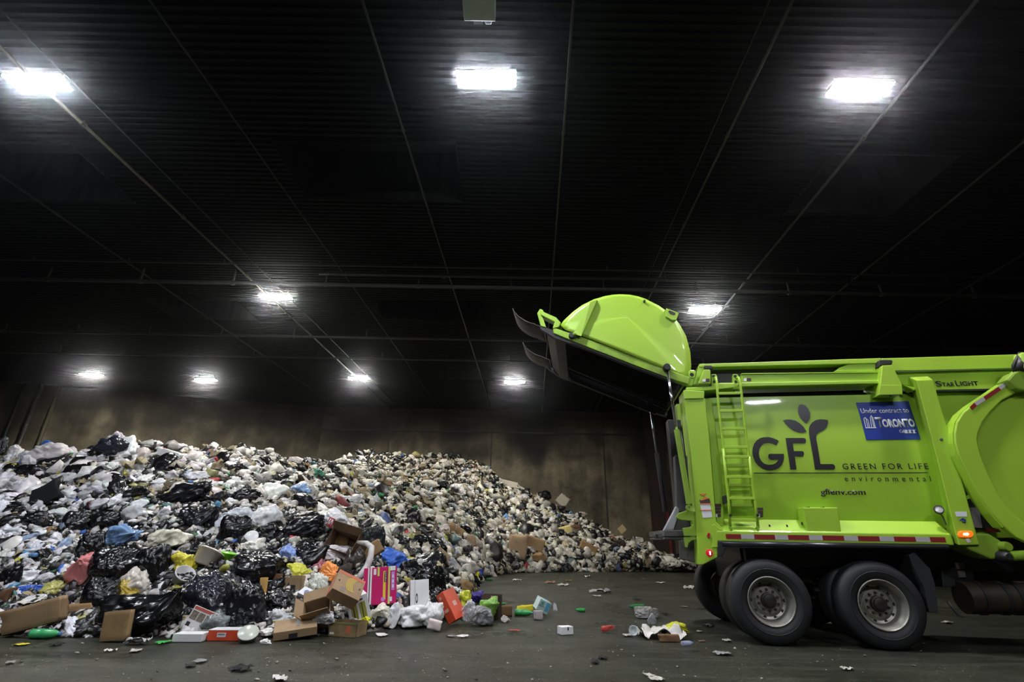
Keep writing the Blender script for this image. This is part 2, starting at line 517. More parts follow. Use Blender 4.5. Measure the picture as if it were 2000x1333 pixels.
depth_pipe(783, 240, .024, M_PIPE, 'thin grey pipe passing over the open roof shaft', )
depth_pipe(1102, 240, .024, M_PIPE, 'thin pipe running nearly straight up beside the middle lamp')
depth_pipe(1433, 240, .026, M_PIPE, 'grey pipe slanting up, first one past the raised tailgate')
depth_pipe(1711, 240, .030, M_PIPEG, 'paler pipe brushing the lamp over the truck body')
depth_pipe(1885, 370, .026, M_PIPE, 'pipe cutting the corner beyond the lamp over the truck')
depth_pipe(250, 324, .034, M_PIPEY, 'yellowish conduit leading to the lamp under the cross pipe')
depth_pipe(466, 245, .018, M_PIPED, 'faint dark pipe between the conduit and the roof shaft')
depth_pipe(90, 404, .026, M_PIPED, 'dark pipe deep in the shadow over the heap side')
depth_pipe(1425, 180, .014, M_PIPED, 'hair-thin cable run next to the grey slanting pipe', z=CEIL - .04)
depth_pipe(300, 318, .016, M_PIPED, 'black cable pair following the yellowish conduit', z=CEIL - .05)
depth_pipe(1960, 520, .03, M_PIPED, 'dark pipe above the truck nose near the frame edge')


def cross_pipe(py, r, m, label, z, x0=-34, x1=29, brackets=True):
    p = gnd(1000, py, z)
    t = empty('cross_pipe', (x0, p[1], z)); tag(t, label, 'pipe', 'pipes crossing the hall under the ceiling')
    MB().tube([(0, 0, 0), (x1 - x0, 0, 0)], r, 10).obj('pipe_run', m, t, smooth=True)
    x = 2.0; first = None
    while x < x1 - x0:
        if first is None:
            first = MB().tube([(0, 0, 0), (.08, 0, 0)], r * 1.35, 10).box((.02, -.02, r), (.06, .02, CEIL - .003 - z)).obj('bracket', m, t); c = first
        else:
            c = first.copy(); COL.objects.link(c); c.parent = t
        c.location = (x, 0, 0)
        x += 2.9
    return t


cross_pipe(562, .062, M_PIPEG, 'thickest pipe crossing the hall, just above the tailgate dome', CEIL - .45)
cross_pipe(541, .05, M_PIPED, 'dark lagged pipe crossing just above the thickest pipe', CEIL - .22, -6, 14)
cross_pipe(525, .022, M_PIPE, 'thin upper pipe crossing above the thick pair', CEIL - .15)
cross_pipe(665, .05, M_PIPE, 'middle cross pipe passing behind the rubber flaps', CEIL - .35)
cross_pipe(706, .04, M_PIPE, 'cross pipe just in front of the farthest lamps', CEIL - .3)
# dusty fittings hanging on the lagged pipe
t = empty('valve', tuple(gnd(868, 540, CEIL - .22))); tag(t, 'dust-covered valve on the dark lagged cross pipe', 'valve')
MB().lathe([(0.0, -.09), (.07, -.08), (.09, 0), (.07, .08), (0, .09)], 12, 'X').obj('valve_body', M_PIPE, t, smooth=True)
MB().lathe([(.10, .12), (.12, .12), (.12, .14), (.10, .14)], 16, 'Y', close=True).obj('hand_wheel', M_PIPED, t)
MB().tube([(0, 0, 0), (0, .13, 0)], .015, 6).obj('spindle', M_PIPED, t)

# grey box hanging by the front lamp
p = gnd(937, 42, CEIL - .4)
t = empty('ceiling_heater', (p[0], p[1], CEIL - .4)); tag(t, 'plain grey metal box hung from the ceiling above the middle lamp', 'box')
MB().box((-.24, -.62, 0), (.24, 0, .34)).obj('casing', mat('pale grey enamel', (0.50, 0.54, 0.60), 0.5), t, bevel=.012)
MB().box((-.1, 0, .06), (.04, .09, .1)).obj('bracket', M_HOUS, t)
MB().tube([(.06, .0, .07), (.1, .07, .07), (.16, .07, .07), (.18, .0, .07)], .02, 8).obj('cable_loop', M_HOUS, t, smooth=True)
MB().tube([(-.15, -.3, .3), (-.15, -.3, .45)], .01, 6).tube([(.15, -.3, .3), (.15, -.3, .45)], .01, 6).obj('hanger_rod', M_HOUS, t)

# pipes standing against the slanting wall
_wa = np.array([-36, 24.6]); _wb = np.array([-12.0, YW]); _wd = (_wb - _wa) / np.linalg.norm(_wb - _wa); _wn = np.array([_wd[1], -_wd[0]])


def on_slant(px, py, off):
    d = ray(px, py); a = _wa + _wn * off
    t = ((a - CAM[:2]) @ _wn) / (d[:2] @ _wn)
    return CAM + d * t


for px, py, r, m, lb in [(95, 814, .085, M_PIPEY, 'yellowed standpipe on the slanting wall above the heap'), (56, 820, .10, M_PIPE, 'wide grey downpipe beside the yellowed standpipe'), (30, 800, .05, M_PIPED, 'thin dark pipe nearest the picture edge on the slanting wall')]:
    p = on_slant(px, py, r + .08)
    t = empty('wall_pipe', (p[0], p[1], 0)); tag(t, lb, 'pipe', 'pipes up the slanting wall')
    MB().tube([(0, 0, 0), (0, 0, CEIL)], r, 12).obj('pipe_run', m, t, smooth=True)
    for z in (2, 4.4, 6.6, 8.2): MB().tube([(0, 0, z), (0, 0, z + .12)], r * 1.25, 12).obj('clamp', m, t)

# ---------------- thin dusty haze, added and shaped to give the lamps halos
m = bpy.data.materials.new('dusty haze'); m.use_nodes = True
nt = m.node_tree; nt.nodes.remove(nt.nodes['Principled BSDF'])
vs_ = nt.nodes.new('ShaderNodeVolumeScatter'); vs_.inputs['Color'].default_value = (0.92, 0.95, 1.0, 1); vs_.inputs['Density'].default_value = HAZE; vs_.inputs['Anisotropy'].default_value = 0.985
nt.links.new(vs_.outputs[0], nt.nodes['Material Output'].inputs['Volume'])
o = MB().box((-35.9, -13.9, 0.02), (29.9, 30.7, CEIL - 0.02)).obj('haze', m); tag(o, 'thin dusty haze filling the hall', 'haze', kind='stuff')
# ================================================================== the truck
TYAW = math.radians(8.0)
TO = gnd(1500, 1263)
TU = np.array([math.cos(TYAW), -math.sin(TYAW), 0.0])
TW = np.array([math.sin(TYAW), math.cos(TYAW), 0.0])
TRUCK = empty('garbage_truck', tuple(TO), (0, 0, -TYAW))
tag(TRUCK, 'lime green refuse truck with raised rear dome, tipping beside the heap', 'truck')


def P(x, y, w):
    """picture point -> truck coordinates on the lengthwise plane w metres in from the tyre faces"""
    d = ray(x, y)
    p = CAM + d * (((TO + TW * w - CAM) @ TW) / (d @ TW)) - TO
    return (p @ TU, w, p[2])


def PP(pts, w):
    return [P(x, y, w) for x, y in pts]


def paint(name, c, c2, dirt=0.35):
    m, nt, b = nt_new(name)
    tc = nd(nt, 'ShaderNodeTexCoord')
    P_ = tc.outputs['Object']
    base = noise_col(nt, 0.8, c, c2, .35, .7, 5, P_)
    mp = nd(nt, 'ShaderNodeMapping'); mp.inputs['Scale'].default_value = (6, 6, 1.2); nt.links.new(P_, mp.inputs['Vector'])
    n = nd(nt, 'ShaderNodeTexNoise', i_Scale=5.0, i_Detail=6, i_Roughness=.7); nt.links.new(mp.outputs['Vector'], n.inputs['Vector'])
    r = ramp(nt, [(0.66, (0, 0, 0)), (0.80, (dirt,) * 3)]); nt.links.new(n.outputs['Fac'], r.inputs['Fac'])
    mx = nd(nt, 'ShaderNodeMix', data_type='RGBA'); mx.inputs[7].default_value = (0.10, 0.13, 0.03, 1)
    nt.links.new(r.outputs['Color'], mx.inputs['Factor']); nt.links.new(base, mx.inputs[6]); nt.links.new(mx.outputs[2], b.inputs['Base Color'])
    b.inputs['Roughness'].default_value = 0.42
    b.inputs['Coat Weight'].default_value = 0.6
    b.inputs['Coat Roughness'].default_value = 0.045
    n2 = nd(nt, 'ShaderNodeTexNoise', i_Scale=1.6, i_Detail=2); nt.links.new(P_, n2.inputs['Vector'])
    bp = nd(nt, 'ShaderNodeBump', i_Strength=.05, i_Distance=.03); nt.links.new(n2.outputs['Fac'], bp.inputs['Height'])
    nt.links.new(bp.outputs['Normal'], b.inputs['Normal']); nt.links.new(bp.outputs['Normal'], b.inputs['Coat Normal'])
    return m


M_GREEN = paint('lime green paint', (0.36, 0.58, 0.042), (0.325, 0.53, 0.036))
M_GREEND = paint('grimy lime paint', (0.25, 0.42, 0.03), (0.17, 0.27, 0.03), 0.85)
M_BLACK = mat('black chassis paint', (0.012, 0.012, 0.013), 0.5)
M_BLACKG = mat('satin black steel', (0.03, 0.03, 0.035), 0.35)
M_STEEL = mat('worn grey steel', (0.13, 0.125, 0.12), 0.5, 0.3, var=.5, vscale=3)
M_STEELL = mat('scraped bright steel', (0.36, 0.36, 0.40), 0.45, 0.2, var=.3, vscale=4)
M_CHROME = mat('chromed rod', (0.75, 0.76, 0.85), 0.12, 1.0)
M_RUBBER = mat('black rubber', (0.012, 0.012, 0.0135), 0.6, bump=.2, bscale=30)
M_DECAL = mat('dark violet grey vinyl', (0.022, 0.020, 0.026), 0.38, coat=.3)
M_BLUE = mat('blue sign vinyl', (0.020, 0.045, 0.30), 0.35, coat=.3)
M_WHITE = mat('white vinyl', (0.75, 0.75, 0.80), 0.4)
M_REDT = mat('red reflective tape', (0.22, 0.016, 0.018), 0.4)
M_WHTT = mat('silver reflective tape', (0.42, 0.40, 0.42), 0.4)
M_ORANGE = mat('orange print', (0.7, 0.2, 0.04), 0.5)
M_BROWNP = mat('dark brown print', (0.06, 0.025, 0.03), 0.5)


def prism(name, pts, w0, w1, m, parent=None, bevel=0.012, loc=None):
    a = PP(pts, w0)
    return MB().prism(a, (0, w1 - w0, 0)).obj(name, m, parent or TRUCK, bevel=bevel)


# ---- body core (the box behind all the skins) and side panel
def side_w(z):
    return 0.24 - 0.075 * (1 - ((z - 2.52) / 1.0) ** 2)


core = MB().box((-0.24, 0.42, 1.25), (4.78, 2.3, 3.55)).obj('hopper_body', M_BLACKG, TRUCK)
zs = np.linspace(1.50, 3.46, 29)
ua, ub = -0.40, 2.85
mb = MB()
us = np.linspace(ua, ub, 9)
vs = [(u, side_w(z), z) for z in zs for u in us] + [(u, 0.42, z) for z in zs for u in us]
n, k = len(zs), len(us)
fs = [(i * k + j, i * k + j + 1, (i + 1) * k + j + 1, (i + 1) * k + j) for i in range(n - 1) for j in range(k - 1)]
B = n * k
fs += [((n - 1) * k + j, (n - 1) * k + j + 1, B + (n - 1) * k + j + 1, B + (n - 1) * k + j) for j in range(k - 1)]
PANEL = MB().add(vs, fs).obj('side_panel', M_GREEN, TRUCK, smooth=True, sharp=40)
MB().box((-0.36, 2.28, 1.3), (4.8, 2.45, 3.9)).obj('side_panel', M_GREEN, TRUCK)
# sloped skirt ledge
prof = [(0.25, 1.60), (0.0, 1.415), (0.0, 1.275), (0.45, 1.275), (0.45, 1.6)]
u0, u1 = P(1400, 1050, 0)[0], P(1860, 1050, 0)[0]
SKIRT = MB().prism([(u0, a, b) for a, b in prof], (u1 - u0, 0, 0)).obj('skirt_ledge', M_GREEN, TRUCK, bevel=.015)
mbb = MB()
for x, y in [(1502, 1027), (1536, 1027), (1491, 1040), (1509, 1040), (1543, 1040), (1565, 1022), (1646, 1040), (1569, 1039)]:
    mbb.tube([(P(x, y, .12)[0], .1, P(x, y, .12)[2] - .03), (P(x, y, .12)[0], .1, P(x, y, .12)[2] + .01)], .012, 8)
mbb.obj('bolt_stud', M_BLACK, SKIRT)
# reflective tape, red and silver blocks
xs = [1418, 1447.5, 1473, 1513.5, 1539, 1580, 1606, 1648, 1675, 1717, 1745, 1787, 1815, 1845]
ztape = (P(1600, 1056, 0)[2], P(1600, 1046.5, 0)[2])
mb = MB()
for i in range(len(xs) - 1):
    a, b_ = P(xs[i], 1050, 0)[0], P(xs[i + 1], 1050, 0)[0]
    mb.box((a, -0.004, ztape[0]), (b_, 0.002, ztape[1]), i % 2)
mb.obj('reflective_tape', [M_REDT, M_WHTT], SKIRT)

# ---- rear post
POST = prism('rear_post', [(1336, 778), (1377, 778), (1385, 850), (1394, 960), (1399, 1020), (1421, 1042), (1421, 1057), (1402, 1057), (1402, 1089), (1373, 1104), (1364, 1104), (1361, 1040), (1357, 985), (1349, 880)], 0.02, .42, M_GREEN)
prism('post_cap', [(1335, 762), (1376, 764), (1376, 771), (1375, 779), (1337, 780), (1336, 770)], 0.0, .44, M_GREEN)
o = prism('rear_post', [(1345, 762), (1377, 762), (1394, 960), (1398, 1040), (1376, 1040), (1370, 985), (1358, 880)], 0.02, .3, M_BLACKG)
o.location = (0, 2.1, 0)
prism('hatch_plate', [(1391, 1027), (1394, 1024), (1398, 1027), (1421, 1042), (1421, 1057), (1402, 1057), (1402, 1070), (1391, 1070)], 0.005, .03, M_GREEN, POST, .006)
# strip between post and panel
prism('corner_strip', [(1375, 780), (1390, 780), (1408, 905), (1416, 1028), (1400, 1028), (1394, 960), (1386, 860)], 0.12, .42, M_GREEN)
# stickers on the post
prism('warning_label', [(1366.5, 983), (1387, 983), (1391, 1011), (1373, 1012)], 0.016, .024, M_WHITE, POST, 0)
prism('warning_label', [(1366, 977), (1386, 975), (1388, 984), (1368, 985)], 0.015, .024, M_BROWNP, POST, 0)
prism('warning_label', [(1366, 965), (1380, 964), (1373, 969), (1386, 974), (1367, 979), (1377, 971)], 0.014, .024, M_ORANGE, POST, 0)
mb = MB()
for y in (984, 996.5): mb.prism(PP([(1367, y), (1390, y - .5), (1390, y + 1.5), (1367, y + 2)], .012), (0, .01, 0))
mb.obj('label_stripe', M_ORANGE, POST)
for x in (1401.5, 1484):
    mb = MB()
    for j in range(4):
        yy = 985 + j * 6.6
        q = [(x - 6.5, yy), (x + 6.5, yy), (x + 6.5, yy + 5.4), (x - 6.5, yy + 5.4)] if j < 3 else [(x + .5, yy), (x + 6.5, yy), (x + 6.5, yy + 5.4), (x + .5, yy + 5.4)]
        w = .112 if x < 1450 else side_w(1.7) - .006
        mb.prism(PP(q, w), (0, .012, 0))
    mb.obj('step_label', M_BROWNP, TRUCK)
    mb = MB(); mb.prism(PP([(x - 6.5, 1004.8), (x, 1004.8), (x, 1011), (x - 6.5, 1011)], w), (0, .012, 0)); mb.obj('step_label', M_WHITE, TRUCK)
# tail lamp, reflector
c = P(1385.5, 1081, 0.02)
m_tail = mat('lit red lens', (0.5, 0.01, 0.02), 0.2, emit=(1.0, 0.02, 0.05), estr=0.25)
MB().lathe([(0, -.03), (.03, -.027), (.047, -.012), (.05, .0)], 20, 'Y', (c[0], c[1], c[2])).obj('tail_lamp', m_tail, TRUCK, smooth=True)
m_hot = mat('lamp filament glow', (1, .8, .8), .3, emit=(1, .75, .75), estr=6)
tl = [o for o in bpy.data.objects if o.name == 'tail_lamp'][0]
mb = MB()
for dz in (-.012, .012): mb.lathe([(0, -.035), (.009, -.033), (.011, -.026)], 10, 'Y', (c[0] + .004, c[1], c[2] + dz))
mb.obj('bulb', m_hot, tl)
prism('reflector', [(1383, 1041), (1387, 1042), (1387, 1050), (1384, 1052), (1381, 1047)], 0.0, .02, mat('red reflector', (0.4, .02, .04), .25), TRUCK, .004)

# ---- top rails
def beam(name, x0, y0a, y0b, x1, y1a, y1b, w0, w1, m=M_GREEN, parent=None, bevel=.012):
    return prism(name, [(x0, y0a), (x1, y1a), (x1, y1b), (x0, y0b)], w0, w1, m, parent, bevel)


beam('top_rail', 1366, 711, 718, 1722, 699.5, 710, .14, .5)
prism('rail_wedge', [(1628, 727), (1640, 718), (1660, 710.5), (1722, 704), (1722, 727)], .16, .5, M_GREEN)
prism('top_rail', [(1366, 711), (1380, 711), (1371, 752), (1352, 752)], .15, .4, M_GREEN)
LOW = prism('lower_rail', [(1448, 731), (1722, 727), (1722, 749), (1448, 757)], .12, .5, M_GREEN)
prism('rail_flange', [(1404, 748), (1722, 743), (1722, 749.5), (1404, 757)], .06, .14, M_GREEN, LOW)
prism('rail_flange', [(1448, 729.5), (1722, 726.5), (1722, 728), (1448, 731.5)], .10, .16, M_GREEN, LOW, .004)
prism('rail_link', [(1390, 749), (1446, 749), (1440, 757), (1404, 761), (1375, 764), (1340, 764), (1340, 757), (1390, 755)], .05, .45, M_GREEN)
# dark tarpaulin panel in the gap, and the open dark slot over the side panel
prism('tarp_panel', [(1376, 714), (1660, 704), (1640, 730), (1380, 758)], .30, .36, mat('dark tarpaulin', (0.045, 0.042, 0.048), .6, var=.3, vscale=2))
# ladder hook plates
for x in (1395, 1437):
    q = prism('hook_plate', [(x - 5, 731), (x + 3, 731), (x + 6, 735), (x + 7, 760), (x - 5, 760)], .06, .14, M_GREEN, TRUCK, .008)
    cc = P(x - 1, 735, .055); MB().lathe([(0, -.012), (.022, -.01), (.025, .01)], 14, 'Y', cc).obj('pin_hole', M_BLACK, q)
    cc = P(x, 746, .055); MB().lathe([(0, -.006), (.02, -.006), (.02, .01)], 14, 'Y', cc).obj('pin_hole', M_BLACK, q)
# hinge guard with bevelled top
HG = prism('hinge_guard', [(1366, 750), (1364, 748), (1375, 722), (1386, 722), (1388, 724), (1388, 750)], .02, .3, M_GREEN)
prism('guard_label', [(1373, 741), (1378, 741), (1378, 746), (1372, 746)], .012, .03, M_WHITE, HG, 0)
prism('guard_label', [(1379, 740), (1386, 740), (1386, 746), (1379, 746)], .012, .03, M_BROWNP, HG, 0)
prism('guard_label', [(1453, 739), (1458, 739), (1458, 745), (1453, 745)], .114, .13, M_WHITE, LOW, 0)
prism('guard_label', [(1459, 739), (1467, 739), (1467, 745), (1459, 745)], .114, .13, M_BROWNP, LOW, 0)
prism('rubber_bumper', [(1376, 714), (1390, 714), (1393, 717), (1393, 721), (1376, 722)], .1, .3, M_RUBBER)
# hinge lug with eye
HL = prism('hinge_lug', [(1345, 725), (1348, 723), (1356, 723), (1360, 727), (1352, 754), (1342, 753)], .08, .2, M_GREEN)
cc = P(1351, 733, .07); MB().lathe([(0, -.004), (.033, -.004), (.033, .02)], 18, 'Y', cc).obj('pin_hole', M_BLACK, HL)
MB().lathe([(.034, -.012), (.05, -.012), (.05, .02), (.034, .02)], 18, 'Y', cc, close=True).obj('eye_rim', M_GREEN, HL, smooth=False)

# ---- box bracket with hole, black bumper, front upper panels
BR = prism('roof_bracket', [(1723, 714), (1741, 713), (1746, 720), (1762, 750), (1762, 771), (1718, 772), (1719, 752), (1720, 744)], .0, .5, M_GREEN)
cc = P(1742, 768, -.004); MB().lathe([(0, -.006), (.052, -.006), (.052, .02)], 20, 'Y', cc).obj('bracket_hole', M_BLACK, BR)
prism('bracket_face', [(1719, 752.5), (1762, 752.5), (1763, 771), (1716, 772)], -.012, .01, M_GREEN, BR, .006)
prism('rubber_bumper', [(1717, 705), (1719, 703), (1742, 703), (1744, 706), (1743, 712), (1725, 713), (1716, 717)], .06, .3, M_RUBBER)
FP = prism('front_panel', [(1722, 700), (2060, 690), (2060, 722), (1748, 725), (1722, 727)], .14, .5, M_GREEN)
FQ = prism('front_panel', [(1745, 727.5), (2060, 720), (2060, 760), (1830, 764), (1764, 752)], .18, .5, M_GREEN)
FR = prism('front_panel', [(1800, 764), (2100, 757), (2100, 1052), (1830, 1052)], .26, .5, M_GREEN)
prism('panel_groove', [(1830, 761.5), (1940, 759.5), (1940, 763), (1830, 765)], .17, .3, M_BLACK, FQ, 0)
prism('panel_groove', [(1748, 724.5), (1976, 719.0), (1976, 721.5), (1748, 728)], .135, .3, mat('green in seam', (0.05, 0.10, 0.01), .6), FP, 0)
GUS = prism('gusset', [(1764, 752), (1793, 758), (1786, 764)], .04, .2, M_GREEN)

# ---- front pillar: a box standing proud of the panel
a = PP([(1789.5, 743), (1822, 741.5), (1864, 885), (1913, 1065), (1872, 1066), (1827, 885)], -0.10)
b_ = PP([(1771, 735), (1810, 733), (1856, 885), (1905, 1060), (1853, 1056), (1816, 885)], .26)
mb = MB(); mb.add(a + b_, [(0, 1, 2, 5), (5, 2, 3, 4), (11, 8, 7, 6), (10, 9, 8, 11)] + [(i, 6 + i, 6 + (i + 1) % 6, (i + 1) % 6) for i in range(6)])
PIL = mb.obj('front_pillar', M_GREEN, TRUCK, bevel=.012)
wpl = -0.10
prism('pillar_sticker', [(1865.5, 1000), (1888, 1000), (1889, 1009.5), (1868, 1009.5)], wpl - .004, wpl + .01, M_WHITE, PIL, 0)
prism('pillar_sticker', [(1873, 1018), (1880, 1012), (1887, 1016), (1886, 1020), (1880, 1017)], wpl - .004, wpl + .01, M_BLUE, PIL, 0)
prism('pillar_sticker', [(1878, 1019), (1887, 1020), (1886, 1023), (1881, 1022)], wpl - .004, wpl + .01, M_BROWNP, PIL, 0)
prism('pillar_sticker', [(1886, 1053), (1892, 1052), (1897, 1059), (1890, 1061)], wpl - .004, wpl + .01, M_WHITE, PIL, 0)
cc = P(1838.5, 859, wpl); MB().lathe([(0, -.01), (.02, -.008), (.026, .005)], 12, 'Y', cc).obj('bolt_stud', M_STEEL, PIL)
# amber marker lamp
m_amb = mat('amber lens', (.6, .12, .01), .25, emit=(1.0, .16, .01), estr=.9)
m_amb2 = mat('amber bulb glow', (1, .6, .3), .3, emit=(1.0, .55, .2), estr=7)
pts = []
for k in range(24):
    t_ = 2 * math.pi * k / 24
    pts.append((1887.5 + (8 if math.cos(t_) > 0 else -8) + 6.5 * math.cos(t_), 1044 + 6.3 * math.sin(t_)))
AM = prism('marker_lamp', pts, wpl - .03, wpl + .01, m_amb, TRUCK, .01)
prism('bulb', [(1882, 1042), (1890, 1041), (1893, 1044), (1890, 1047), (1882, 1046)], wpl - .036, wpl - .02, m_amb2, AM, 0)

# ---- curved side arm
outer = [(2060, 690), (2005, 712), (1974, 740), (1940, 763), (1900, 790), (1880, 807), (1869, 825), (1865, 845), (1866, 865), (1872, 888), (1884, 914), (1900, 945), (1918, 975), (1938, 1003), (1962, 1030), (1985, 1050), (2010, 1062), (2060, 1075)]
inner = [(2060, 1048), (2030, 1042), (2000, 1022), (1975, 1000), (1950, 965), (1930, 925), (1916, 890), (1909, 860), (1911, 845), (1920, 825), (1935, 805), (1958, 782), (1985, 768), (2060, 752)]
ARM = prism('side_arm', outer + inner, -.22, -.13, M_GREEN, TRUCK, .015)
prism('arm_flange', outer[1:15] + [(x - 4.5, y + 1) for x, y in outer[1:15]][::-1], -.20, -.04, M_GREEN, ARM, .0)
prism('arm_plate', [(x - 5 if x < 2050 else x, y) for x, y in inner], -.16, -.10, M_GREEN, ARM, .01)
mb = MB()
tp = [(1894.5, 795), (1903, 787), (1920.5, 776), (1950, 756), (1965.5, 745)]
for i in range(4):
    (xa, ya), (xb, yb) = tp[i], tp[i + 1]
    mb.prism(PP([(xa, ya), (xb, yb), (xb + 5, yb + 6), (xa + 5, ya + 6)], -.228), (0, .01, 0), i % 2)
mb.obj('reflective_tape', [M_REDT, M_WHTT], ARM)
KN = prism('arm_knuckle', [(1966, 742), (1980, 727), (1995, 722), (2040, 715), (2040, 760), (1998, 764), (1984, 758)], -.32, -.1, M_GREEND, TRUCK, .03)
mb = MB()
for dx in (0, 5): mb.tube([P(1992 + dx, 690, -.28), P(1985 + dx, 703, -.3), P(1979 + dx, 715, -.3), P(1982 + dx, 730, -.26)], .022, 8)
mb.obj('hydraulic_hose', M_RUBBER, TRUCK, smooth=True)
mb = MB(); mb.tube([P(1996, 700, -.3), P(1990, 725, -.3)], .06, 10); mb.obj('hose_fitting', M_BLACK, TRUCK, smooth=True)
prism('arm_knuckle', [(1994, 688), (2040, 684), (2040, 722), (1996, 722)], -.36, -.2, M_GREEN, TRUCK, .03)
# bracket frame between pillar and arm
mb = MB()
for q in ([(1874, 920), (1892, 919), (1892, 926), (1876, 928)], [(1886, 920), (1892, 919), (1914, 962), (1908, 965)], [(1887, 969), (1909, 962), (1912, 969), (1889, 976)]):
    mb.prism(PP(q, -.06), (0, .10, 0))
mb.obj('bracket_frame', M_GREEN, TRUCK)
prism('gap_plate', [(1885, 925), (1905, 962), (1940, 1010), (1945, 1035), (1890, 1035), (1870, 925)], .2, .3, M_BLACK)
prism('side_label', [(1895, 992), (1912, 992), (1919, 1032), (1903, 1031)], .18, .22, mat('grimy white label', (0.25, .22, .24), .6), TRUCK, 0)
prism('reflective_tape', [(1928, 1032), (1950, 1034), (1956, 1040), (1930, 1040)], .17, .22, M_REDT, TRUCK, 0)
# lower corner casting and lift cylinder
prism('corner_casting', [(1905, 1042), (1932, 1042), (1958, 1058), (1956, 1075), (1950, 1092), (1938, 1094), (1896, 1076), (1880, 1066)], -.06, .3, M_GREEND, TRUCK, .03)
cc = P(1963, 1068, -.1); MB().lathe([(0, -.06), (.05, -.06), (.06, -.03), (.06, .2)], 16, 'Y', cc).obj('pivot_boss', M_GREEND, TRUCK, smooth=True, sharp=40)
MB().tube([P(1972, 1087, -.12), P(2060, 1083, -.12)], .062, 16).obj('lift_cylinder', M_GREEND, TRUCK, smooth=True, sharp=40)
cc = P(1962, 1088, -.12); MB().lathe([(0, -.08), (.04, -.08), (.07, -.04), (.07, .1)], 14, 'Y', cc).obj('pivot_pin', M_BLACK, TRUCK, smooth=True, sharp=40)

# ---- access hatch and work lamp
HB = prism('hatch_box', [(1568, 991.5), (1637, 991.5), (1644, 1041), (1577, 1041)], .02, .28, M_GREEN, TRUCK, .015)
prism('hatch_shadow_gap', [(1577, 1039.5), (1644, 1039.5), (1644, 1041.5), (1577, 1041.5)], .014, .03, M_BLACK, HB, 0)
mb = MB()
for x in (1580, 1609): mb.prism(PP([(x - 1.5, 990.3), (x + 1.5, 990.3), (x + 1.5, 992), (x - 1.5, 992)], .03), (0, .1, 0))
mb.obj('hinge', M_BLACK, HB)
cc = P(1833.5, 997.5, .05)
wl = empty('work_lamp', cc, (math.radians(-15), 0, math.radians(-25)), TRUCK)
MB().lathe([(.045, -.05), (.056, -.05), (.06, -.03), (.05, .03), (.02, .05), (0, .05)], 20, 'Y').obj('lamp_shell', M_BLACK, wl, smooth=True, sharp=50)
MB().lathe([(0, -.042), (.047, -.04)], 20, 'Y').obj('lens', mat('ribbed clear lens', (.45, .45, .45), .2), wl)
MB().tube([P(1836, 1003, .07), P(1842, 1012, .1), P(1848, 1026, .12)], .012, 6).obj('lamp_bracket', M_STEEL, TRUCK)

# ---- ladder
LAD = empty('ladder', (0, 0, 0), (0, 0, 0), TRUCK)
wl_ = .02
def rail_tube(pts, r=.021):
    return MB().tube([P(x, y, w) for x, y, w in pts], r, 8).obj('ladder_rail', M_GREEN, LAD, smooth=True)
rail_tube([(1394, 739, .10), (1398, 738, .02), (1400, 746, .0), (1401.5, 769, .0), (1404.5, 803, .01), (1408.5, 838, .02), (1417, 905, .04), (1427, 992, .06)])
rail_tube([(1437, 739, .10), (1442, 738, .02), (1445, 746, .0), (1448, 769, .0), (1451.5, 803, .01), (1455.5, 838, .02), (1464, 905, .04), (1471, 992, .06)])
rail_tube([(1412, 877, -.01), (1418, 932, .0), (1424, 985, .02), (1426, 1032, .03)])
rail_tube([(1463, 892, -.01), (1468, 932, .0), (1475, 985, .02), (1481, 1032, .03)])
for y, x0, x1, w in [(769, 1401.5, 1447.5, .0), (803, 1404.5, 1451, .01), (838, 1408.5, 1455.5, .02), (874, 1412, 1459, .03), (910, 1418, 1463, .04), (948, 1422, 1467, .05), (987, 1427, 1471, .06), (892.5, 1414, 1465, -.01), (932, 1418, 1469, .0), (973.5, 1424, 1473, .015), (1016, 1427, 1478, .03)]:
    a = P(x0, y, w); b_ = P(x1, y, w)
    MB().box((a[0], w - .018, a[2] - .022), (b_[0], w + .018, a[2] + .018)).obj('rung', M_GREEN, LAD, bevel=.004)
for x in (1426.5, 1479.5):
    cc = P(x, 1007, .0); MB().lathe([(0, -.03), (.018, -.028), (.02, .03)], 10, 'Y', cc).obj('spring_knob', M_BLACK, LAD)
    prism('ladder_foot', [(x - 2, 1030), (x + 3, 1030), (x + 4, 1037), (x, 1037)], .0, .06, M_GREEND, LAD, .004)
prism('latch', [(1413, 969), (1420, 967), (1421, 983), (1415, 985)], .02, .12, M_BLACK, LAD, .006)

# ---- rear lower end: hopper lip, latch claw, mud plate
prism('ejector_plate', [(1318, 890), (1338, 890), (1360, 1000), (1326, 1000), (1322, 990)], .7, .9, mat('dusty dark steel', (.06, .055, .06), .6, var=.5, vscale=3))
prism('guide_rail', [(1341, 890), (1350, 890), (1360, 995), (1352, 995)], .3, .6, M_BLACKG)
HOP = prism('hopper_lip', [(1296, 1037), (1321, 989), (1327, 996), (1326, 1006), (1316, 1036)], .5, .62, M_STEELL)
prism('lip_web', [(1316, 1036), (1326, 1006), (1345, 1010), (1352, 1040), (1320, 1040)], .55, .7, M_STEEL, HOP)
prism('lip_bar', [(1296.5, 1036), (1340, 1036), (1350, 1049), (1297, 1049)], .4, 2.2, M_STEEL, HOP)
prism('lip_bar', [(1297, 1050), (1345, 1050), (1345, 1056), (1297, 1055)], .42, 2.2, M_STEEL, HOP)
LUG = prism('tow_lug', [(1277, 1045), (1279, 1041), (1297, 1042), (1297, 1052), (1281, 1053), (1278, 1050)], .6, .7, M_STEEL)
cc = P(1283, 1047, .595); MB().lathe([(0, -.004), (.02, -.004), (.02, .01)], 12, 'Y', cc).obj('pin_hole', M_BLACK, LUG)
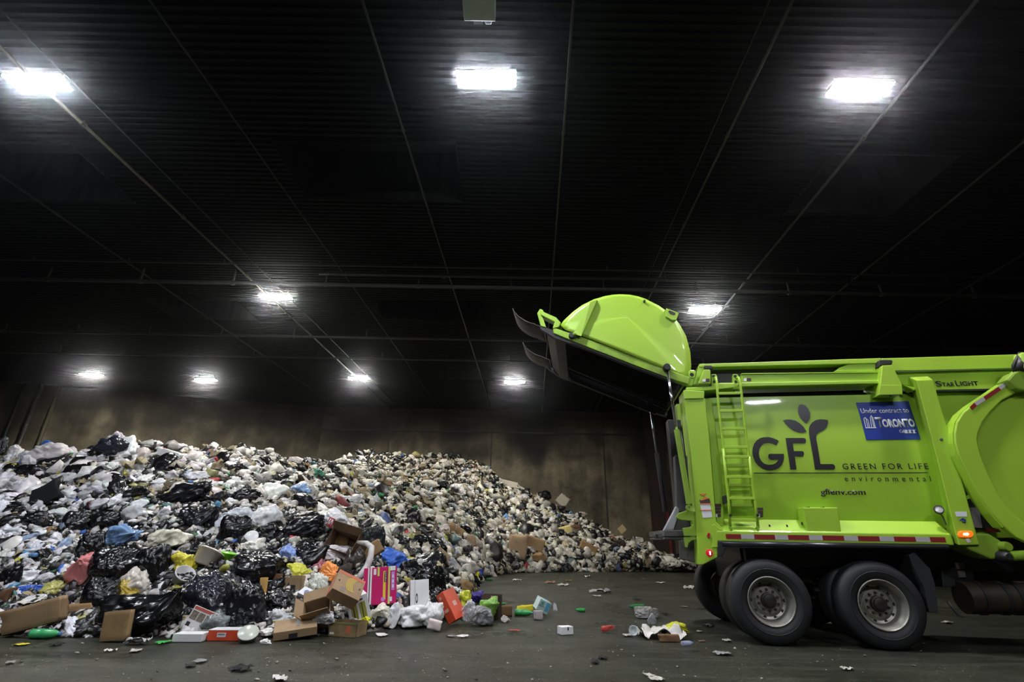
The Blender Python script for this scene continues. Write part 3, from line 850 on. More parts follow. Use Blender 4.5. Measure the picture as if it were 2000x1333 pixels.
prism('latch_claw', [(1321, 1009.5), (1326, 1002.5), (1337.6, 999), (1344, 996), (1358, 1000), (1364, 1048), (1337.6, 1048), (1334, 1032), (1349, 1030), (1353, 1025.5), (1351.6, 1018), (1330, 1016.5), (1322, 1013)], .06, .14, M_GREEND, TRUCK, .008)
prism('latch_hook', [(1337, 1050), (1366, 1050), (1361, 1055), (1351.6, 1056), (1345, 1062), (1343, 1071), (1339.5, 1070)], .07, .16, M_GREEND, TRUCK, .008)
prism('mud_plate', [(1326, 1056), (1368, 1055), (1370, 1104), (1328, 1092)], .25, .29, mat('dull grey plate', (.075, .07, .06), .7, var=.4, vscale=4))
for dw, nm in ((-.03, 0), (2.2, 1)):
    CY = empty('lift_ram', (0, 0, 0), (0, 0, 0), TRUCK)
    w_ = -.03
    a, b_ = P(1303, 722, w_), P(1321.5, 840, w_); c2 = P(1346, 985, w_)
    sh = np.array([0, dw - w_, 0])
    MB().tube([a + sh, b_ + sh], .022, 12).obj('ram_rod', M_CHROME, CY, smooth=True)
    MB().tube([b_ + sh, c2 + sh], .042, 14).obj('ram_barrel', M_GREEND if nm == 0 else M_BLACKG, CY, smooth=True, sharp=40)
    MB().lathe([(0, -.05), (.05, -.05), (.06, -.03), (.06, .06), (0, .06)], 14, 'Y', tuple(np.array(P(1302.5, 718, w_)) + sh)).obj('ram_eye', M_BLACK, CY, smooth=True, sharp=40)
    if nm == 0:
        MB().tube([P(1330, 842, .2), P(1338, 890, .2), P(1350, 990, .2)], .014, 6).obj('hydraulic_hose', M_BLACKG, CY, smooth=True)
        cc = P(1345.5, 992, -.03); MB().lathe([(.012, -.03), (.045, -.03), (.045, .03), (.012, .03)], 12, 'Y', cc, close=True).obj('ram_clevis', M_GREEND, CY)

M_BEAM = mat('dull scraped lime paint', (.31, .52, .035), .55, var=.45, vscale=2.5, col2=(.16, .24, .03), lo=.45, hi=.72)
# ---- tailgate dome
TG = empty('tailgate', (0, 0, 0), (0, 0, 0), TRUCK)
WA, WB = .10, 2.35
arc_px = [(1095, 636), (1101, 628), (1108, 621), (1120, 610), (1138, 597), (1160, 586), (1180, 580), (1196, 577), (1210, 576), (1230, 577), (1247, 580.5), (1260, 585), (1286, 598), (1310, 615), (1325, 632), (1339, 657), (1347, 688), (1349, 715), (1347, 737)]
arc = [np.array(P(x, y, WA)) for x, y in arc_px]
chord = [np.array(P(x, y, WA)) for x, y in [(1346, 737), (1080, 639)]]
# near side plate, slightly domed: fan of rings towards the chord middle
mid = (arc[0] + arc[-1]) / 2
_A = np.array([[2 * p[0], 2 * p[2], 1] for p in arc]); _b = np.array([p[0] ** 2 + p[2] ** 2 for p in arc])
_cx, _cz, _k = np.linalg.lstsq(_A, _b, rcond=None)[0]; _R2 = _k + _cx ** 2 + _cz ** 2
mb = MB()
loop = arc + [arc[-1] * (1 - t_) + arc[0] * t_ + np.array([0, -.03, -.07]) for t_ in np.linspace(0.04, .96, 16)]
R = 10
vs = []
for i in range(R + 1):
    s = i / R
    for p in loop:
        q = p * (1 - s) + (mid * .42 + arc[9] * .58) * s
        q = q + np.array([0, -.06 * max(0, 1 - ((q[0] - _cx) ** 2 + (q[2] - _cz) ** 2) / _R2), 0])
        vs.append(q)
n = len(loop)
fs = [(i * n + k, i * n + (k + 1) % n, (i + 1) * n + (k + 1) % n, (i + 1) * n + k) for i in range(R) for k in range(n)]
mb.add(vs, fs)
SP = mb.obj('dome_side', M_GREEN, TG, smooth=True, solid=.012)
mb = MB(); nn = len(arc)
mb.add([tuple(p) for p in arc] + [(p[0], WB, p[2]) for p in arc], [(i, i + 1, nn + i + 1, nn + i) for i in range(nn - 1)])
mb.obj('dome_skin', M_GREEN, TG, smooth=True, solid=.02)
mb = MB()
ca = sum(arc) / nn
inn = [ca + (p - ca) * .97 for p in arc]
mb.add([(p[0], WA + .03, p[2]) for p in inn] + [(p[0], WB - .03, p[2]) for p in inn], [(i, i + 1, nn + i + 1, nn + i) for i in range(nn - 1)] + [tuple(range(nn)), tuple(range(nn, 2 * nn))])
mb.obj('dome_lining', mat('black lining steel', (.012, .011, .010), .75), TG)  # inner lining coloured near-black all over
MB().add([(p[0], WB, p[2]) for p in arc], [tuple(range(nn))]).obj('dome_side', M_BLACKG, TG, solid=.02)
for w0, w1, m in ((.03, .17, M_BEAM), (WB - .1, WB + .03, M_BLACKG)):
    a = PP([(1080, 639.5), (1132, 657), (1180, 674), (1288, 716), (1347, 737), (1345, 751), (1318, 743), (1256, 720), (1132, 672), (1081, 651)], .03)
    MB().prism([(p[0], w0, p[2]) for p in a], (0, w1 - w0, 0)).obj('frame_beam', m, TG, bevel=.01)
a = PP([(1053, 634), (1081, 648), (1132, 668), (1256, 717), (1318, 741), (1318, 746), (1256, 723), (1132, 676), (1084, 660), (1056, 642)], .03)
MB().prism([(p[0], .05, p[2]) for p in a], (0, .1, 0)).obj('seal_strip', M_RUBBER, TG)
MB().prism([(p[0], WB - .1, p[2]) for p in a], (0, .1, 0)).obj('seal_strip', M_RUBBER, TG)
a = PP([(1066, 640), (1100, 653), (1104, 668), (1084, 662)], .06)
MB().prism([(p[0], .06, p[2]) for p in a], (0, WB - .1, 0)).obj('lip_crossbar', mat('smeared dark steel', (.05, .046, .038), .45, .5, var=.6, vscale=5), TG)
# stiffener rib
a = PP([(1166, 584), (1153, 590), (1118, 652), (1137, 660)], .10); r0 = PP([(1152, 589), (1119, 653)], -.06); r1 = PP([(1166, 583), (1134, 659)], .0)
f4 = PP([(1166, 584.5), (1153, 590), (1120, 652), (1135, 658)], -.04)
mb = MB(); base = PP([(1166, 584.5), (1153, 590), (1120, 652), (1135, 658)], .10)
mb.add([f4[1], f4[2], (f4[3][0], -.06, f4[3][2]), (f4[0][0], .0, f4[0][2])] + [base[1], base[2], base[3], base[0]], [(0, 1, 2, 3), (0, 4, 5, 1), (1, 5, 6, 2), (2, 6, 7, 3), (3, 7, 4, 0)])
mb.obj('stiffener_rib', M_GREEN, TG)
EYE = prism('lifting_eye', [(1300, 618), (1301, 602), (1326, 611), (1321, 625), (1313, 625.5)], .04, .1, M_GREEN, TG, .006)
mb = MB(); mb.prism(PP([(1305, 608), (1308, 606.5), (1319, 611), (1319, 615), (1316, 616), (1309, 613.5)], .034), (0, .02, 0)); mb.obj('eye_hole', M_BLACK, EYE)
cc = P(1258.5, 589, .07); MB().lathe([(0, -.03), (.02, -.03), (.022, .02)], 10, 'Y', cc).obj('bolt_stud', M_BLACK, TG)
cc = P(1122, 655, .0); MB().lathe([(0, -.06), (.03, -.06), (.035, -.02), (.05, 0.02)], 12, 'Y', cc).obj('hinge_pin', M_GREEND, TG, smooth=True)
cc = P(1117, 656, .0); MB().lathe([(0, -.04), (.05, -.04), (.06, .04)], 12, 'Y', cc).obj('hinge_block', M_BLACK, TG)
# latch horn at the tip
prism('latch_horn', [(1049, 612), (1054.6, 603), (1061, 606), (1058, 614), (1067, 640), (1056, 637)], .04, .12, M_GREEN, TG, .008)
prism('latch_horn', [(1057, 604), (1063, 610), (1086, 620), (1095, 630), (1091, 639), (1079, 642), (1083, 629), (1056, 615)], .02, .2, M_GREEN, TG, .008)
# rubber flaps at the lip
fl = [(1001, 602), (1003.5, 607), (1007, 612), (1012, 617.5), (1018, 622), (1024, 625.8), (1030, 629), (1036, 631.2), (1042, 632.5), (1052, 637), (1062, 641)]
a = PP(fl, .08); nf = len(a)
for w0, w1 in ((.08, .75), (1.75, 2.4)):
    mb = MB(); ws = np.linspace(w0, w1, 4)
    mb.add([(p[0], w, p[2]) for w in ws for p in a], [(j * nf + i, j * nf + i + 1, (j + 1) * nf + i + 1, (j + 1) * nf + i) for j in range(3) for i in range(nf - 1)])
    mb.obj('rubber_flap', mat('scuffed grey rubber', (.075, .065, .062), .6, var=.3, vscale=8), TG, smooth=True, solid=.012)

# ---- wheels
WZ = .53
def wheel(u, w, outward=-1, m_rim=None):
    t = empty('wheel', (u, w, WZ), (0, 0, 0 if outward < 0 else math.pi), TRUCK)
    tyre = [(.30, .02), (.33, -.005), (.40, -.018), (.46, -.012), (.505, .01), (.525, .035), (.53, .07), (.53, .215), (.525, .25), (.505, .275), (.46, .30), (.40, .305), (.33, .29), (.30, .27)]
    ty = MB().lathe(tyre, 64, 'Y').obj('tyre', M_RUBBER, t, smooth=True, sharp=50)
    mb = MB()
    for yy in (.09, .125, .16, .195): mb.lathe([(.5305, yy - .006), (.5305, yy + .006), (.52, yy)], 64, 'Y', close=True)
    mb.obj('tread_groove', M_BLACK, ty)
    MB().lathe([(.395, -.022), (.40, -.0225), (.405, -.022), (.40, -.018)], 64, 'Y', close=True).obj('sidewall_rim', M_RUBBER, ty, smooth=True)
    rim = [(.305, .0), (.31, -.008), (.298, -.012), (.288, .0), (.283, .02), (.265, .05), (.252, .075), (.246, .12), (.235, .15), (.205, .165), (.18, .15), (.165, .135), (.10, .132), (.10, .2)]
    RM = MB().lathe(rim, 48, 'Y').obj('rim', m_rim or M_RIM, t, smooth=True, sharp=35)
    for k in range(10):
        a_ = 2 * math.pi * k / 10
        MB().lathe([(0, -.003), (.022, -.003), (.022, .01)], 12, 'Y', (.222 * math.cos(a_), .157, .222 * math.sin(a_))).obj('hand_hole', M_BLACK, RM)
    for k in range(10):
        a_ = 2 * math.pi * (k + .5) / 10
        MB().lathe([(0, -.03), (.014, -.03), (.017, -.002), (.019, 0)], 8, 'Y', (.135 * math.cos(a_), .134, .135 * math.sin(a_))).obj('lug_nut', M_NUT, RM)
    MB().lathe([(0, .05), (.06, .05), (.075, .058), (.08, .075), (.095, .08), (.10, .13)], 32, 'Y').obj('hub', M_HUB, t, smooth=True, sharp=30)
    return t


M_RIM = mat('dull aluminium rim', (.36, .345, .30), .42, .55, var=.35, vscale=7)
M_NUT = mat('dark rusty nut', (.03, .022, .02), .6)
M_HUB = mat('greasy hub', (.04, .034, .03), .5, .2, var=.5, vscale=20)
for u in (P(1507, 1177, 0)[0], P(1725.5, 1185, 0)[0]):
    wheel(u, 0.0); 
    t = wheel(u, 0.0); t.location = (u, .66, WZ); t.rotation_euler = (0, 0, math.pi)
    t = wheel(u, 0.0); t.location = (u, 2.45, WZ); t.rotation_euler = (0, 0, math.pi)
# ---- chassis
CH = MB()
for w in (.85, 1.6): CH.box((0.0, w, .78), (6.5, w + .1, 1.08))
CH.obj('chassis_frame', M_BLACK, TRUCK)
for u in (.14, 1.53): MB().tube([(u, .3, WZ), (u, 2.2, WZ)], .09, 12).lathe([(0, -.25), (.17, -.15), (.2, 0), (.17, .15), (0, .25)], 14, 'Y', (u, 1.25, WZ)).obj('axle', M_BLACK, TRUCK, smooth=True, sharp=50)
# mudguard over both wheels
prism('mudguard', [(1402, 1057), (1855, 1062), (1855, 1074), (1418, 1071), (1411, 1088), (1402, 1088)], .0, .62, M_BLACKG, TRUCK, .01)
u0, u1 = P(1412, 1066, -.02)[0], P(1853, 1070, -.02)[0]
z0 = P(1600, 1066, -.02)[2]
MB().tube([(u0, .01, z0), (u1, .01, z0)], .036, 14).obj('guard_tube', mat('polished black tube', (.03, .03, .036), .22, .3), TRUCK, smooth=True)
prism('mud_flap', [(1787, 1080), (1817, 1112), (1826, 1140), (1833, 1197), (1816, 1197), (1806, 1150), (1790, 1120), (1775, 1085)], .0, .62, M_RUBBER, TRUCK, .006)
MB().box((-.02, .3, .72), (.06, 2.2, 1.2)).obj('rear_crossmember', M_BLACK, TRUCK)
MB().box((-.05, .45, .95), (5.2, 2.0, 1.3)).obj('floor_frame', M_BLACK, TRUCK)
# tanks and boxes under the body
p0, p1 = P(1880, 1168, .35), P(2060, 1168, .35)
TK = MB().tube([p0, p1], .20, 24).obj('air_tank', mat('brownish tank', (.04, .028, .018), .5, .2, var=.4, vscale=3), TRUCK, smooth=True, sharp=40)
for x in (1905, 1948, 1972):
    q = P(x, 1168, .35); MB().tube([q, (q[0] + .05, q[1], q[2])], .212, 24).obj('tank_strap', M_BLACK, TK, smooth=True, sharp=40)
MB().tube([P(1851, 1176, .3), P(1862, 1190, .3), P(1872, 1203, .3), P(1885, 1205, .3)], .016, 6).obj('drain_pipe', M_STEEL, TRUCK, smooth=True)
BX = prism('battery_box', [(1838, 1108), (1900, 1108), (1905, 1145), (1842, 1148)], .4, .9, M_BLACK, TRUCK, .01)
prism('faded_label', [(1868, 1100), (1882, 1100), (1885, 1112), (1870, 1112)], .38, .42, mat('faded label', (.15, .13, .11), .7), BX, 0)
prism('faded_label', [(1872, 1116), (1884, 1115), (1887, 1128), (1874, 1129)], .38, .42, mat('faded label', (.15, .13, .11), .7), BX, 0)

# ---- writing on the panel
def text_obj(name, body, x0, ya, x1, yb, w, m, parent, bold=0.0, space=1.0, wfun=None):
    """fit the words into the box x0..x1, ya(top)..yb(bottom) of the picture plane on the truck side"""
    cu = bpy.data.curves.new(name, 'FONT')
    cu.body = body; cu.extrude = 0.0; cu.offset = bold; cu.space_character = space; cu.resolution_u = 4
    tmp = bpy.data.objects.new(name, cu); COL.objects.link(tmp)
    dg = bpy.context.evaluated_depsgraph_get(); dg.update()
    me = bpy.data.meshes.new_from_object(tmp.evaluated_get(dg))
    bpy.data.objects.remove(tmp); bpy.data.curves.remove(cu)
    v = np.array([q.co[:] for q in me.vertices])
    lo, hi = v.min(0), v.max(0)
    ym = (ya + yb) / 2
    L, Rr = P(x0, ym, w), P(x1, ym, w); zt, zb = P((x0 + x1) / 2, ya, w)[2], P((x0 + x1) / 2, yb, w)[2]
    for q in me.vertices:
        u = L[0] + (q.co.x - lo[0]) / (hi[0] - lo[0]) * (Rr[0] - L[0])
        z = zb + (q.co.y - lo[1]) / (hi[1] - lo[1]) * (zt - zb)
        q.co = (u, wfun(z) if wfun else w, z)
    me.materials.clear(); me.materials.append(m)
    o = bpy.data.objects.new(name, me); COL.objects.link(o); o.parent = parent
    md = o.modifiers.new('thickness', 'SOLIDIFY'); md.thickness = .003; md.offset = 0
    return o


OFF = .006
pw = lambda z: side_w(z) - OFF


def decal(name, polys, m, parent, w=None, wfun=None, w_guess=.2):
    """flat vinyl cut along picture-plane outlines, laid on the curved panel"""
    mb = MB()
    for pts in polys:
        q = []
        for x, y in pts:
            p = P(x, y, w_guess if w is None else w)
            if w is None: p = P(x, y, side_w(p[2]))
            q.append(p)
        bm = bmesh.new()
        f = bm.faces.new([bm.verts.new((p[0], 0, p[2])) for p in q])
        zmin, zmax = min(p[2] for p in q), max(p[2] for p in q)
        for z in np.arange(zmin + .06, zmax, .06):
            bmesh.ops.bisect_plane(bm, geom=bm.verts[:] + bm.edges[:] + bm.faces[:], plane_co=(0, 0, z), plane_no=(0, 0, 1))
        bmesh.ops.triangulate(bm, faces=bm.faces[:])
        bm.verts.index_update()
        mb.add([(v.co.x, (wfun or pw)(v.co.z) if w is None else w, v.co.z) for v in bm.verts], [tuple(v.index for v in f.verts) for f in bm.faces])
        bm.free()
    return mb.obj(name, m, parent, solid=.003)


def arcpts(cx, cy, r, a0, a1, n=14, ry=None):
    return [(cx + r * math.cos(math.radians(a0 + (a1 - a0) * k / n)), cy + (ry or r) * math.sin(math.radians(a0 + (a1 - a0) * k / n))) for k in range(n + 1)]


S_ = lambda pts: [(1420 + x * .12, 780 + y * .12) for x, y in pts]   # from the enlarged view of the sign
G = S_([(838, 690), (800, 750), (740, 725), (690, 712), (640, 712), (590, 728), (548, 765), (522, 820), (515, 880), (525, 950), (555, 1010), (600, 1050), (650, 1068), (700, 1070), (750, 1062), (795, 1040), (825, 1005), (830, 985), (720, 990), (690, 978), (672, 950), (668, 925), (675, 900), (700, 893), (920, 893), (924, 950), (915, 1010), (890, 1070), (850, 1115), (790, 1148), (720, 1162), (650, 1158), (580, 1135), (510, 1085), (455, 1015), (420, 930), (410, 860), (418, 790), (440, 730), (480, 675), (540, 635), (600, 622), (670, 620), (740, 635), (790, 655), (830, 675)])
Fp = S_([(952, 636), (1240, 634), (1268, 642), (1280, 665), (1282, 695), (1270, 712), (1240, 717), (1066, 717), (1085, 848), (1225, 848), (1244, 862), (1250, 895), (1245, 922), (1225, 932), (1098, 932), (1127, 1145), (1028, 1145)])
Lp = S_([(1330, 480), (1345, 430), (1385, 380), (1440, 345), (1510, 330), (1580, 332), (1642, 345), (1638, 400), (1615, 460), (1570, 505), (1520, 530), (1480, 550), (1455, 575), (1446, 610), (1450, 660), (1518, 1060), (1720, 1060), (1748, 1080), (1757, 1110), (1750, 1138), (1725, 1147), (1432, 1147), (1360, 720), (1332, 560)])
L1 = S_([(1170, 95), (1215, 85), (1270, 105), (1320, 160), (1348, 230), (1345, 310), (1320, 365), (1288, 402), (1235, 360), (1185, 300), (1152, 220), (1152, 150)])
L2 = S_([(908, 348), (970, 334), (1040, 336), (1110, 352), (1180, 395), (1240, 450), (1292, 530), (1240, 545), (1170, 545), (1090, 520), (1010, 465), (950, 405)])
decal('company_logo', [G, Fp, Lp, L1, L2, [(1472, 924), (1811, 923.2), (1811, 924.8), (1472, 925.6)]], M_DECAL, PANEL)
text_obj('lettering', 'GREEN FOR LIFE', 1643, 906.5, 1809.5, 917.8, .2, M_DECAL, PANEL, 0.0, 1.32, pw)
text_obj('lettering', 'environmental', 1647, 931, 1814, 941.3, .21, M_DECAL, PANEL, 0.0, 1.85, pw)
text_obj('lettering', 'gflenv.com', 1601, 955.5, 1688.5, 971, .21, M_DECAL, PANEL, 0.018, 1.0, pw)
text_obj('lettering', 'S', 1827.5, 744.5, 1839, 755.5, .174, M_DECAL, FQ, .02)
text_obj('lettering', 'TAR', 1840, 747.3, 1864.5, 755.5, .174, M_DECAL, FQ, .02)
text_obj('lettering', 'L', 1866, 743.5, 1874, 754.8, .174, M_DECAL, FQ, .02)
text_obj('lettering', 'IGHT', 1875.5, 745.0, 1910.5, 753.8, .174, M_DECAL, FQ, .02)
SIGN = decal('contract_sign', [[(1671.3, 787), (1773.7, 784.3), (1797.6, 858.8), (1691.6, 860.2)]], M_BLUE, PANEL)
pw2 = lambda z: side_w(z) - OFF - .006
text_obj('lettering', 'Under contract to', 1680, 798, 1773.5, 807.5, .2, M_WHITE, SIGN, 0.004, 1.02, pw2)
text_obj('lettering', 'T', 1709, 816, 1721.5, 837, .2, M_WHITE, SIGN, .03, 1, pw2)
text_obj('lettering', 'ORONTO', 1721.5, 819.5, 1784, 836.6, .2, M_WHITE, SIGN, .045, 1.0, pw2)
text_obj('lettering', 'Call', 1754, 840.5, 1763.5, 846.8, .2, M_WHITE, SIGN, 0, 1, pw2)
bar = lambda x0, y0, x1, y1, t=1.3: [(x0, y0), (x0 + t, y0), (x1 + t, y1), (x1, y1)]
decal('emblem', [bar(1685.5, 818, 1690, 837), bar(1689, 816, 1694, 836), bar(1693.5, 821, 1697, 836), bar(1698, 816, 1701, 836), bar(1700, 812, 1705.5, 836), bar(1703, 816, 1708, 836),
                 [(1685.5, 818), (1688, 816), (1694.5, 820.5), (1694, 822), (1688.5, 818)], [(1698, 817), (1700.5, 811.5), (1704, 816), (1703, 817.5), (1701, 814)], [(1690, 836), (1711, 835.8), (1711, 837), (1690, 837.3)]], M_WHITE, SIGN, wfun=pw2)
for i, ch in enumerate('311'):
    x = 1766 + i * 7.6
    b1 = decal('number_block', [[(x, 840.3), (x + 6.6, 840.1), (x + 7.4, 847), (x + .8, 847.2)]], M_WHITE, SIGN, wfun=pw2)
    text_obj('lettering', ch, x + 2.0, 841.0, x + 5.6, 846.3, .2, M_BLUE, SIGN, .02, 1, lambda z: side_w(z) - OFF - .012)
# ================================================================== the refuse heap
COLS = [
    (-320, [(1262, 0), (1120, 8.4), (985, 10.5), (900, 13.0)]),
    (-100, [(1258, 0), (1118, 8.4), (985, 10.6), (905, 13.0)]),
    (0, [(1250, 0), (1115, 8.5), (985, 10.6), (897, 13.0)]),
    (120, [(1252, 0), (1115, 8.5), (970, 10.9), (882, 13.3)]),
    (230, [(1252, 0), (1120, 8.4), (965, 11.0), (866, 13.6)]),
    (360, [(1255, 0), (1120, 8.4), (975, 11.0), (874, 15.0)]),
    (480, [(1254, 0), (1120, 8.5), (985, 11.0), (876, 17.0)]),
    (560, [(1250, 0), (1120, 8.6), (1000, 11.0), (930, 15.0), (897, 20.0)]),
    (650, [(1242, 0), (1115, 8.8), (1030, 11.0), (960, 15.5), (896, 24.0)]),
    (700, [(1238, 0), (1120, 8.9), (1058, 11.0), (1000, 14.5), (930, 21.0), (880, 27.0)]),
    (800, [(1226, 0), (1160, 8.7), (1100, 11.0), (1042, 15.0), (960, 21.5), (885, 27.6)]),
    (870, [(1215, 0), (1170, 8.9), (1118, 11.5), (1068, 15.5), (980, 22.0), (886, 28.2)]),
    (905, [(1185, 0), (1150, 11.6), (1112, 15.0), (1078, 18.0), (990, 23.0), (893, 28.3)]),
    (940, [(1130, 0), (1090, 19.5), (1040, 21.5), (975, 25.0), (903, 28.5)]),
    (1000, [(1120, 0), (1070, 22.5), (1005, 25.3), (946, 28.3)]),
    (1050, [(1119, 0), (1065, 23.2), (1010, 26.0), (968, 28.5)]),
    (1100, [(1118, 0), (1065, 24.0), (1020, 26.5), (993, 28.5)]),
    (1200, [(1117, 0), (1082, 24.0), (1046, 27.0)]),
    (1300, [(1117, 0), (1098, 24.0), (1088, 25.6)]),
    (1380, [(1117, 0), (1108, 23.6), (1104, 24.6)]),
    (1460, [(1118, 0), (1115, 23.3), (1113, 23.8)]),
]
NL = 44


def col_points(px, spec):
    pts = []
    for i, (py, d) in enumerate(spec):
        p = gnd(px, py) if i == 0 else atY(px, py, d)
        pts.append(p)
    pts = np.array(pts)
    s = np.r_[0, np.cumsum(np.linalg.norm(np.diff(pts, axis=0), axis=1))]
    t = np.linspace(0, s[-1], NL)
    front = np.stack([np.interp(t, s, pts[:, k]) for k in range(3)], 1)
    end = pts[-1]; back = []
    hd = end[:2] / np.linalg.norm(end[:2])
    for k, (ds, fz) in enumerate([(1.2, .99), (2.5, .93), (4.5, .7), (7.0, .35), (9.5, 0.0)]):
        q = end[:2] + hd * ds
        if q[1] > YW - .25: q = q * ((YW - .25) / q[1])
        back.append((q[0], q[1], end[2] * fz))
    return np.vstack([front, back])


grid0 = np.array([col_points(px, sp) for px, sp in COLS])
cx = np.array([c[0] for c in COLS], float)
nx = np.arange(-320, 1461, 9.0)
grid = np.stack([np.stack([np.interp(nx, cx, grid0[:, l, k]) for l in range(grid0.shape[1])], 1) for k in range(3)], 2)
for _ in range(2):   # soften the joins between columns
    grid[1:-1] = .25 * grid[:-2] + .5 * grid[1:-1] + .25 * grid[2:]
gv = grid.reshape(-1, 3).copy()
bump_ = fbm(gv * 1.3, 5, 3) * .16 + fbm(gv * 5.0, 9, 2) * .09
gv[:, 2] = np.maximum(gv[:, 2] + bump_ * np.clip(gv[:, 2] / .5, 0, 1) - .10, -.03)
nc, nl = grid.shape[0], grid.shape[1]
gi = np.arange(nc * nl).reshape(nc, nl)
gf = np.stack([gi[:-1, :-1], gi[1:, :-1], gi[1:, 1:], gi[:-1, 1:]], -1).reshape(-1, 4)


def litter_mat():
    m, nt, b = nt_new('compacted mixed refuse')
    tc = nd(nt, 'ShaderNodeTexCoord'); P_ = tc.outputs['Object']
    vo = nd(nt, 'ShaderNodeTexVoronoi', i_Scale=9.0); nt.links.new(P_, vo.inputs['Vector'])
    sp = nd(nt, 'ShaderNodeSeparateColor'); nt.links.new(vo.outputs['Color'], sp.inputs[0])
    r = ramp(nt, [(0.0, (.006, .006, .006)), (.55, (.02, .017, .013)), (.78, (.10, .09, .07)), (.88, (.05, .035, .02)), (.95, (.3, .29, .27))], 'CONSTANT')  # mostly near-black, so shade in the gaps is part of the colour
    nt.links.new(sp.outputs[0], r.inputs['Fac']); nt.links.new(r.outputs['Color'], b.inputs['Base Color'])
    b.inputs['Roughness'].default_value = .6
    return m


HEAP = np_obj('refuse_heap', gv, gf, litter_mat())
tag(HEAP, 'packed mixed refuse making up the body of the heap', 'refuse heap', kind='stuff')
BVH = BVHTree.FromPolygons([Vector(v) for v in gv], [tuple(f) for f in gf])


def spot(px, py):
    """where the sight line of a picture point meets the heap or the floor: point, upward normal, depth"""
    d = ray(px, py); dv = Vector(d).normalized()
    h, n, i, dist = BVH.ray_cast(Vector(CAM), dv)
    if h is not None and h.z > 0.0:
        if n.z < 0: n = -n
        p = np.array(h)
    else:
        if d[2] >= 0: return None
        p = gnd(px, py); n = Vector((0, 0, 1))
        h2 = None
    return p, n, (p - CAM) @ _f


# ------------------------------------------------------------------ shapes shared by many pieces
def ico(sub):
    bm = bmesh.new(); bmesh.ops.create_icosphere(bm, subdivisions=sub, radius=1)
    v = np.array([q.co[:] for q in bm.verts]); f = np.array([[q.index for q in p.verts] for p in bm.faces]); bm.free()
    return v, f


ICO = {k: ico(k) for k in (1, 2, 3, 4, 5)}
sstep = lambda a, b, x: (lambda t: t * t * (3 - 2 * t))(np.clip((x - a) / (b - a), 0, 1))


def bag_shape(seed, sub=4, el=(1, .8, .6), facets=16, fold=.10, knot=True, crumple=.06, flat=.35):
    rg = np.random.RandomState(seed)
    d, f = ICO[sub]
    nrm = rg.normal(size=(facets, 3)); nrm /= np.linalg.norm(nrm, axis=1)[:, None]
    h = rg.uniform(.72, 1.05, facets)
    q = np.maximum(d @ nrm.T, 0) / h
    r = (np.sum(q ** 12, 1) + 1e-9) ** (-1 / 12.0)
    r = np.minimum(r, 1.35)
    r *= 1 + .16 * fbm(d * 1.7, seed, 2)
    ax = rg.normal(size=3); ax /= np.linalg.norm(ax)
    a = d @ ax
    # pleats gathered towards the knot axis
    e1 = np.cross(ax, [.3, .5, .8]); e1 /= np.linalg.norm(e1); e2 = np.cross(ax, e1)
    ang = np.arctan2(d @ e2, d @ e1)
    cyl = np.stack([np.cos(ang) * 3.2, np.sin(ang) * 3.2, a * 1.1], 1)
    r *= 1 + fold * (np.abs(vnoise(cyl * 1.6, seed + 3)) * 2 - .5) * (0.35 + 0.65 * sstep(-.2, .9, a))
    w = d * 4.5 + fbm(d * 2.0, seed + 7, 2)[:, None] * 1.2
    r *= 1 - crumple * (1 - np.minimum(1, np.abs(vnoise(w, seed + 11)) * 3.5))
    r *= 1 - crumple * .5 * (1 - np.minimum(1, np.abs(vnoise(w * 2.3, seed + 13)) * 3.5))
    v = d * r[:, None]
    if knot:
        t = sstep(.80, .96, a); t2 = sstep(.965, 1.0, a)
        axial = (v @ ax)[:, None] * ax
        rad = v - axial
        v = axial * (1 + .35 * t)[:, None] + rad * (1 - .72 * t + .9 * t2)[:, None]
    v = v * np.array(el)
    lo = -flat * el[2]
    v[:, 2] = np.where(v[:, 2] < lo, lo + (v[:, 2] - lo) * .3, v[:, 2])
    return v, f


def mesh_of(name, v, f, m, smooth=True):
    o = np_obj(name, v, f, m, smooth=smooth)
    me = o.data
    bpy.data.objects.remove(o)
    return me


